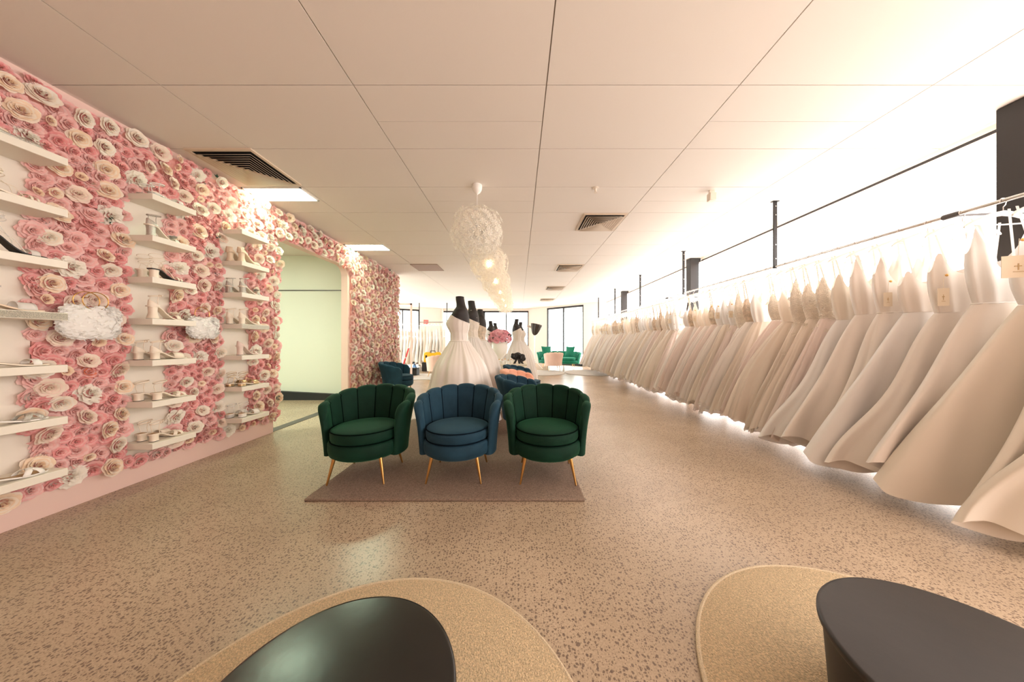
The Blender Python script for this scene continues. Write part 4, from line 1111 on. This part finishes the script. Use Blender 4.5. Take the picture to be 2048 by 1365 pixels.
V_SATIN = [hung_meshes(s, flare=f, back=.33, thick=th * .72, zh=zh, nf=2, amp=.04, vneck=vn, top=tp, lean=ln) for s, f, th, zh, vn, tp, ln in
           ((1, .62, .095, -1.84, .06, -.36, .03), (2, .54, .10, -1.79, .14, -.33, -.02), (3, .66, .09, -1.87, .03, -.43, .05), (4, .58, .10, -1.76, .16, -.29, 0), (5, .50, .10, -1.82, .08, -.40, .02), (6, .64, .09, -1.80, .10, -.35, -.03))]
V_TULLE = [hung_meshes(s, flare=f, back=.34, thick=th * .75, zh=zh, nf=6, amp=.026, ball=b, vneck=vn, top=tp, soft=.8, ragged=.012) for s, f, th, zh, b, vn, tp in
           ((11, .58, .085, -1.80, .1, .08, -.38), (12, .62, .085, -1.77, .35, .05, -.42), (13, .56, .08, -1.82, 0, .10, -.36), (14, .64, .09, -1.79, .5, .06, -.40), (15, .60, .085, -1.74, .25, .04, -.44), (16, .55, .08, -1.80, .1, .12, -.35))]
MATCACHE = {}
def remat(me, mat):
    k = (me.name, mat)
    if k not in MATCACHE:
        c = me.copy(); c.materials[0] = MATS[mat]; MATCACHE[k] = c
    return MATCACHE[k]
def hung_gown(label, loc, rz, var, fab, bod, group=None, strap=True, band=False, applique=False, scale=(1, 1, 1), tag_card=None, loop=False, name='wedding_gown'):
    t = thing(name, label, 'wedding dress', loc, rz, group); t.scale = scale
    child(remat(var['skirt'], fab), 'skirt', t); child(remat(var['bodice'], bod), 'bodice', t)
    if strap:
        for me in var['straps']: child(remat(me, bod), 'shoulder_strap', t)
    if band: child(remat(var['waistband'], bod), 'waistband', t)
    if applique: child(remat(var['applique'], 'beaded lace' if applique == 2 else 'lace'), 'lace_applique', t)['kind'] = 'stuff'
    if tag_card:
        x, y, z, w_, h_ = tag_card
        tg = MB().box((x - w_ / 2, y - .001, z - h_), (x + w_ / 2, y + .001, z)).build('price_tag', 'paper card', t)
        m = MB(); m.box((x - w_ * .02, y - .0022, z - h_ * .66), (x + w_ * .02, y - .0012, z - h_ * .36)); m.box((x - w_ * .12, y - .0022, z - h_ * .5), (x + w_ * .1, y - .0012, z - h_ * .46)); m.box((x - w_ * .16, y - .0022, z - h_ * .74), (x + w_ * .16, y - .0012, z - h_ * .72)); m.build('print_mark', 'print gold', tg)
        m = MB(); m.tube([(x, y, z), (x + .02, y + .02, z + .10)], .0012, 5); m.build('tag_string', 'paper card', tg)
        m = MB(); m.lathe([(.008, 0), (.009, .003), (.003, .006)], 12); m.build('button', 'gold', tg).matrix_local = Matrix.Translation((x + .01, y - .006, z + .085)) @ Matrix.Rotation(PI / 2, 4, 'X')
    return t
r = random.Random(31)
NEAR = [ # y, mesh, skirt, bodice, applique, tag, label, turn
    (1.23, V_SATIN[0], 'champagne crepe', 'white satin', 0, (-.17, -.10, -.38, .10, .13), 'champagne crepe gown with a paper tag, at the picture edge of the long rail'),
    (1.40, V_SATIN[1], 'champagne crepe', 'champagne crepe', 0, None, 'plain champagne gown, second in from the near end of the rail'),
    (1.57, V_SATIN[2], 'champagne crepe', 'white satin', 0, (-.20, -.085, -.40, .12, .125), 'smooth champagne gown with the large square paper tag in front of the dark column'),
    (1.74, V_SATIN[3], 'ivory satin', 'white satin', 0, None, 'ivory satin gown with deep neckline hanging just before the rail joint'),
    (1.90, V_SATIN[0], 'ivory satin', 'ivory satin', 0, (-.14, -.07, -.52, .055, .12), 'ivory satin gown under the rail joint, with a narrow hanging tag'),
    (2.06, V_SATIN[2], 'white satin', 'ivory satin', 0, None, 'ivory gown with wide satin skirt, first past the rail joint'),
    (2.21, V_SATIN[1], 'ivory satin', 'ivory satin', 0, (-.12, -.07, -.50, .05, .11), 'plain satin gown with flat waistband, second past the rail joint'),
    (2.36, V_SATIN[3], 'ivory satin', 'ivory satin', 0, None, 'ivory satin gown with full skirt, third past the rail joint'),
    (2.50, V_SATIN[0], 'white satin', 'champagne crepe', 0, None, 'pale satin gown, fourth past the rail joint'),
    (2.64, V_TULLE[2], 'blush tulle', 'lace', 1, None, 'blush tulle gown with lace bodice, fifth past the rail joint'),
    (2.77, V_TULLE[0], 'ivory tulle', 'lace', 1, None, 'lace gown with scattered flower trim, sixth past the rail joint'),
    (2.90, V_TULLE[5], 'ivory tulle', 'lace', 1, None, 'soft ivory tulle gown with lace waist, seventh past the rail joint'),
    (3.03, V_TULLE[3], 'ivory tulle', 'ivory tulle', 0, None, 'full ivory tulle gown, eighth past the rail joint'),
    (3.16, V_TULLE[1], 'blush tulle', 'lace', 0, None, 'blush tulle gown hanging right before the first black rod'),
]
gi = 0
for y, var, fab, bod, ap, tg, lab in NEAR:
    rz = -.34 + r.uniform(-.05, .05)
    hanger('white hanger, %s from the near end of the long rail' % ORD[gi], (RX, y, RZ - .0032), -.14 + r.uniform(-.1, .1), 'white hangers on the long rail')
    hung_gown(lab, (RX, y, RZ), rz, var, fab, bod, 'gowns on the long rail', True, band=(gi % 3 == 0), applique=ap, tag_card=tg, scale=(1, 1.0, (1.0 if gi < 2 else .972) + r.uniform(-.015, .015)))
    gi += 1
y = 3.40; stretch = -1; cnt = 0
while y < 10.95:
    k = max(i for i, q in enumerate(RODS) if q < y) - 1      # 0 = past the first visible rod
    if k != stretch: stretch = k; cnt = 0
    if any(abs(y - q) < .035 for q in RODS): y += .05
    if 4.88 < y < 5.18: y = 5.18; continue
    fab = r.choice(['white tulle', 'ivory tulle', 'white tulle', 'blush tulle']); bod = r.choice(['lace', 'ivory tulle', 'beaded lace', 'white satin'])
    var = r.choice(V_TULLE); kind = {'white tulle': 'white', 'ivory tulle': 'ivory', 'blush tulle': 'blush'}[fab]
    bk = {'lace': 'lace', 'ivory tulle': 'soft', 'beaded lace': 'beaded', 'white satin': 'satin'}[bod]
    pos = '%s past the %s black rod' % (ORD[cnt], ORD[k])
    hung_gown('%s tulle gown with %s bodice on the long rail, %s' % (kind, bk, pos), (RX, y, RZ), -.30 + r.uniform(-.04, .04), var, fab, bod, 'gowns on the long rail',
              True, applique=(r.random() < .25) * 1, scale=(r.uniform(.94, 1.05), 1, r.uniform(.935, .99)),
              tag_card=(-.15, -.075, -.46, .05, .09) if r.random() < .12 else None)
    hanger('white hanger carrying the gown that is %s' % pos, (RX, y, RZ - .0032), r.uniform(-.2, .06), 'white hangers on the long rail')
    y += r.uniform(.118, .140); cnt += 1
t_ = None
for k, yy in enumerate((4.94, 4.985, 5.03, 5.075)):
    hanger('empty white hanger beside the second black rod, %s of four' % ORD[k], (RX, yy - .0, RZ - .0032), .34 + .03 * k, 'empty hangers by the second rod')

# far rack on the shop front side --------------------------------
FRY, FRZ = 12.05, 1.87
t = thing('gown_rail', 'thin dark gown rail across the far windows behind the pink frame', 'clothes rail', (-4.4, FRY, CEIL))
m = MB(); m.tube([(-1.9, 0, FRZ - CEIL), (1.55, 0, FRZ - CEIL)], .0125, 10); m.build('rail', 'grey metal', t)
for x in (-1.7, .22, 1.38):
    m = MB(); m.box((x - .018, -.008, FRZ - CEIL - .12), (x + .018, .008, -.002)); m.build('hanging_rod', 'black metal', t)
x = -6.1; k = 0
while x < -2.98:
    if not any(abs(x + 4.4 - q) < .03 for q in (-1.7, .22, 1.38)):
        fab = r.choice(['white tulle', 'white satin', 'ivory tulle']); lab = '%s gown hanging on the far rack, %s counted from its window side end' % ({'white tulle': 'white tulle', 'white satin': 'white satin', 'ivory tulle': 'ivory tulle'}[fab], ORD[k] if k < 20 else 'twenty-' + ORD[k - 20])
        hung_gown(lab, (x, FRY, FRZ), PI / 2 + r.uniform(-.1, .1), r.choice(V_TULLE + V_SATIN), fab, r.choice(['lace', 'white satin']), 'gowns on the far rack', True, scale=(.62, 1, r.uniform(.9, .96)))
        hanger('white hanger on the far rack, %s counted from its window side end' % (ORD[k] if k < 20 else 'twenty-' + ORD[k - 20]), (x, FRY, FRZ - .0032), PI / 2, 'white hangers on the far rack')
        k += 1
    x += .135
# ---------------------------------------------------------------- flower globe pendants
PX = -.43
def pendant(y, label, seed):
    t = thing('globe_pendant', label, 'pendant lamp', (PX, y, CEIL), 0, 'paper flower globe pendants'); r = random.Random(seed)
    MB().lathe([(.050, -.001), (.052, -.02), (.047, -.05), (.033, -.075), (.014, -.088), (.006, -.10)], 28).build('ceiling_cup', 'hanger white', t)
    zc = -.485; R = .272
    MB().tube([(0, 0, -.10), (0, 0, zc + .09)], .003, 6).build('cord', 'hanger white', t)
    MB().lathe([(.012, zc + .10), (.02, zc + .09), (.02, zc + .045), (.016, zc + .04)], 16).build('lamp_holder', 'hanger white', t)
    MB().lathe([(.013, zc + .042), (.016, zc + .03), (.030, zc), (.032, zc - .015), (.024, zc - .036), (.004, zc - .046)], 18).build('bulb', 'unlit bulb' if seed == 0 else 'bulb', t)
    if 'fl' not in MQ:
        rr = random.Random(77); m = MB(); s = MB(); N = 230
        for k in range(N):
            zz = 1 - 2 * (k + .5) / N; a = k * 2.39996; q = math.sqrt(1 - zz * zz)
            d = Vector((q * math.cos(a), q * math.sin(a), zz)); R_ = R * rr.uniform(.80, 1.0)
            s.tube([d * .035, d * R_ * .97], .001, 3)
            f = MB(); off = rr.random() * 6; ps = rr.uniform(.030, .043)
            for p_ in range(7):
                f.add(*petal(off + p_ * 2 * PI / 7, .08, math.radians(70), .95, .26, .0, 0, .05, p_, 0, 3, 3))
            for p_ in range(6):
                f.add(*petal(off + p_ * PI / 3, .04, math.radians(40), .55, .3, .0, 0, .04, p_, 0, 3, 3))
            m.join(f, Matrix.Translation(d * R_) @ d.to_track_quat('Z', 'Y').to_matrix().to_4x4() @ Matrix.Diagonal((ps, ps, ps, 1)))
        MQ['fl'] = m.mesh('paper_blossoms', 'paper petal', 180); MQ['st'] = s.mesh('wire_stems', 'hanger white', 180)
    o = child(MQ['fl'], 'paper_blossoms', t, Matrix.Translation((0, 0, zc)) @ Matrix.Rotation(seed, 4, 'Z')); o['kind'] = 'stuff'
    o = child(MQ['st'], 'wire_stems', t, Matrix.Translation((0, 0, zc)) @ Matrix.Rotation(seed, 4, 'Z')); o['kind'] = 'stuff'
    m = MB()
    for a in (PI / 2, 0):
        m.tube([(.03 * math.cos(b) * math.cos(a), .03 * math.cos(b) * math.sin(a), zc + .03 * math.sin(b)) for b in [2 * PI * j / 16 for j in range(16)]], .002, 5, True)
    m.build('core_ring', 'hanger white', t)
    return t
for k, y in enumerate((2.95, 4.12, 5.32, 6.55, 7.8, 9.05)):
    pendant(y, 'white paper flower globe pendant, %s' % ('biggest in view, in front of all the others' if k == 0 else '%s in the row behind the big front globe' % ORD[k]), k)

# ---------------------------------------------------------------- far sofa, softbox, pink frame and odds and ends
def sofa(label, loc, rz):
    t = thing('scallop_sofa', label, 'sofa', loc, rz)
    mb, seams = shell_mesh(NCH=13, rx=.80, ry=.36, A0=112, wide=.10, lean=.10, hb=.66, ha=.60, zb=.17, th=.07)
    mb.build('shell_back', 'teal velvet', t, angle=75)
    m = MB(); m.loft([ell(.70, .27, .165, 60, e=.7), ell(.80, .35, .20, 60, e=.7), ell(.80, .36, .29, 60, e=.7), ell(.78, .34, .30, 60, e=.7)]); m.build('seat_base', 'teal velvet', t, angle=75)
    for sx in (-1, 1):
        m = MB(); c = sx * .355
        m.loft([[(x + c, y - .05, z) for x, y, z in ell(a, b, z0, 40, e=.55)] for a, b, z0 in ((.31, .25, .298), (.34, .28, .32), (.345, .285, .37), (.33, .27, .405), (.25, .2, .415), (.02, .02, .418))]); m.build('seat_cushion', 'teal velvet', t, angle=75)
        for sy in (-1, 1):
            m = MB(); m.tube([(sx * .58, sy * .22, .17), (sx * .62, sy * .26, 0)], [.014, .008], 10); m.build('leg', 'gold', t)
    return t
sofa('teal green velvet sofa by the far window', (1.62, 11.75, 0), -.30)
def cushion(label, loc, rot):
    m = MB(); m.grid(lambda u, v: ((u - .5) * .42 * (1 - .10 * math.sin(PI * v)), 0.001 + .075 * (math.sin(PI * u) * math.sin(PI * v)) ** .5, (v - .5) * .42 * (1 - .10 * math.sin(PI * u))), 15, 15)
    m.grid(lambda u, v: ((u - .5) * .42 * (1 - .10 * math.sin(PI * v)), -.001 - .075 * (math.sin(PI * u) * math.sin(PI * v)) ** .5, (v - .5) * .42 * (1 - .10 * math.sin(PI * u))), 15, 15)
    o = m.build('cushion', 'teal velvet', angle=180, fix=False); o.location = loc; o.rotation_euler = rot
    return tag(o, label, 'cushion')
cushion('square green velvet cushion at the mannequin end of the sofa', (1.12, 11.70, .665), (-.25, 0, .25))
cushion('square green velvet cushion at the gown rail end of the sofa', (2.02, 11.42, .665), (-.25, .0, -.75))
t = thing('studio_softbox', 'black ribbed studio softbox on a light stand before the far wall', 'studio light', (.60, 10.9, 0))
for a in (.5, 2.6, 4.7):
    m = MB(); m.tube([(0, 0, .34), (.34 * math.cos(a), .34 * math.sin(a), .01)], .009, 8); m.build('leg', 'chrome', t)
m = MB(); m.tube([(0, 0, .2), (0, 0, 1.31)], .012, 10); m.build('pole', 'chrome', t)
m = MB(); m.tube([(-.30, 0, 1.66), (-.20, 0, 1.63), (-.13, 0, 1.60)], .04, 14); m.build('flash_head', 'chrome', t)
m = MB(); ax = Vector((.22, .05, 1)).normalized(); u_ = ax.orthogonal().normalized(); v_ = ax.cross(u_)
def sbx(u, v):
    a = 2 * PI * u; rad = .02 + .19 * v ** .55 + .008 * math.cos(10 * a); p = Vector((-.02, 0, 1.30)) + ax * (.42 * v)
    return tuple(p + (u_ * math.cos(a) + v_ * math.sin(a)) * rad)
m.grid(sbx, 60, 8, cu=True); m.build('softbox_hood', 'dark bronze', t, fix=False, solid=.004)
m = MB()
for k in range(10): m.tube([Vector(sbx(k / 10, j / 7)) for j in range(8)], .005, 5)
m.build('rib', 'black metal', t)
m = MB(); c = Vector((-.02, 0, 1.30)) + ax * .405; m.loft([[tuple(c + (u_ * math.cos(a) + v_ * math.sin(a)) * .20) for a in [2 * PI * j / 40 for j in range(40)]], [tuple(c + ax * .004 + (u_ * math.cos(a) + v_ * math.sin(a)) * .20) for a in [2 * PI * j / 40 for j in range(40)]]]); m.build('front_diffuser', 'hanger white', t)

t = thing('pink_display_frame', 'tall thin pink metal frame standing past the flower wall', 'display frame', (-3.55, 8.35, .0145))
m = MB()
for x in (-.42, .42):
    m.box((x - .025, -.02, 0), (x + .025, .02, 2.16))
m.box((-.445, -.02, 2.11), (.445, .02, 2.16)); m.box((-.395, -.02, .0), (.395, .02, .035)); m.build('frame', 'pink paint', t, bevel=.004)
for x in (-.42, .42):
    m = MB(); m.box((x - .025, -.22, 0), (x + .025, .22, .02)); m.build('foot', 'pink paint', t)
# low black box, yellow case, blue bottle and red level beside the frame
t = thing('tool_case', 'yellow plastic tool case with black latches standing by the far rack', 'tool case', (-3.10, 10.35, .32), .15)
m = MB(); m.loft([[(x * s, y, z) for x, z in ((-.29, 0), (.29, 0), (.31, .05), (.31, .30), (.26, .36), (.12, .36), (.08, .33), (-.08, .33), (-.12, .36), (-.26, .36), (-.31, .30), (-.31, .05))] for s, y in ((.94, -.07), (1, -.055), (1, .055), (.94, .07))]); m.build('case_body', 'yellow plastic', t, bevel=.006)
for x in (-.22, .22): MB().box((x - .03, -.078, .10), (x + .03, -.069, .25)).build('latch', 'black side', t, bevel=.003)
m = MB(); m.tube([(-.09, 0, .33), (-.08, 0, .40), (.08, 0, .40), (.09, 0, .33)], .014, 8); m.build('handle', 'black side', t)
t = thing('display_plinth', 'low black box plinth beneath the yellow case', 'plinth', (-3.10, 10.35, 0), .15)
MB().box((-.36, -.14, .012), (.36, .14, .32)).build('body', 'black side', t, bevel=.004); MB().box((-.33, -.12, 0), (.33, .12, .012)).build('base', 'rubber', t)
t = thing('storage_box', 'small black box on the grey rug beside the pink frame', 'box', (-3.33, 9.0, .014))
MB().box((-.17, -.12, 0), (.17, .12, .20)).build('body', 'black side', t, bevel=.005); MB().box((-.175, -.125, .20), (.175, .125, .225)).build('lid', 'rubber', t, bevel=.004)
t = thing('spirit_level', 'red bar leaning up beside the post of the pink frame', 'level', (-3.40, 8.72, .014))
m = MB(); m.box((-.02, -.012, 0), (.02, .012, .62)); o = m.build('bar', 'red plastic', t, bevel=.003); o.rotation_euler = (0.0, .30, 0); o.location = (-.13, 0, .252)
m = MB(); m.box((-.021, -.013, .3), (.021, .013, .34)); o2 = m.build('vial', 'clear vinyl', t); o2.rotation_euler = o.rotation_euler; o2.location = o.location
t = thing('storage_box', 'second black box with lid, below the red bar', 'box', (-3.55, 8.74, .014))
MB().box((-.15, -.11, 0), (.15, .11, .22)).build('body', 'black side', t, bevel=.005); MB().box((-.155, -.115, .22), (.155, .115, .25)).build('lid', 'rubber', t, bevel=.004)
for k, x in enumerate((-3.52, -3.60, -3.44)):
    t = thing('spray_bottle', '%s blue bottle on the floor between the boxes and the yellow case' % ('middle', 'tall', 'small')[k], 'bottle', (x - .12, 10.1 + .12 * k, 0), 0)
    h = (.26, .34, .22)[k]
    MB().lathe([(.05, 0), (.055, .01), (.055, h * .6), (.025, h * .75), (.02, h * .85)], 18).build('bottle_body', 'blue plastic' if k != 2 else 'clear vinyl', t)
    m = MB(); m.lathe([(.02, h * .85), (.022, h * .93), (.012, h)], 12); m.box((-.06, -.012, h * .92), (.02, .012, h)); m.build('spray_head', 'black side', t)
# small red notice high on the pink wall panel
t = thing('wall_notice', 'small red notice on the pink wall panel above the far rack', 'sign', (0, 0, 0))
p0 = Vector(at(RA, 848)); p1 = Vector(at(RA, 856.2)) if False else None
px_, py_ = at(RA, 852); d = (Vector(FB) - Vector(FA)).normalized(); n = Vector((d.y, -d.x))
t.location = (px_ + n.x * .004, py_ + n.y * .004, 2.0); t.rotation_euler = (0, 0, math.atan2(d.y, d.x))
MB().box((-.11, -.006, -.10), (.11, 0, .10)).build('notice_board', 'sign red', t)
m = MB()
for z in (.035, -.005, -.05): m.box((-.085, -.008, z), (.085, -.0062, z + .014))
m.build('text_line', 'sign pale', t)
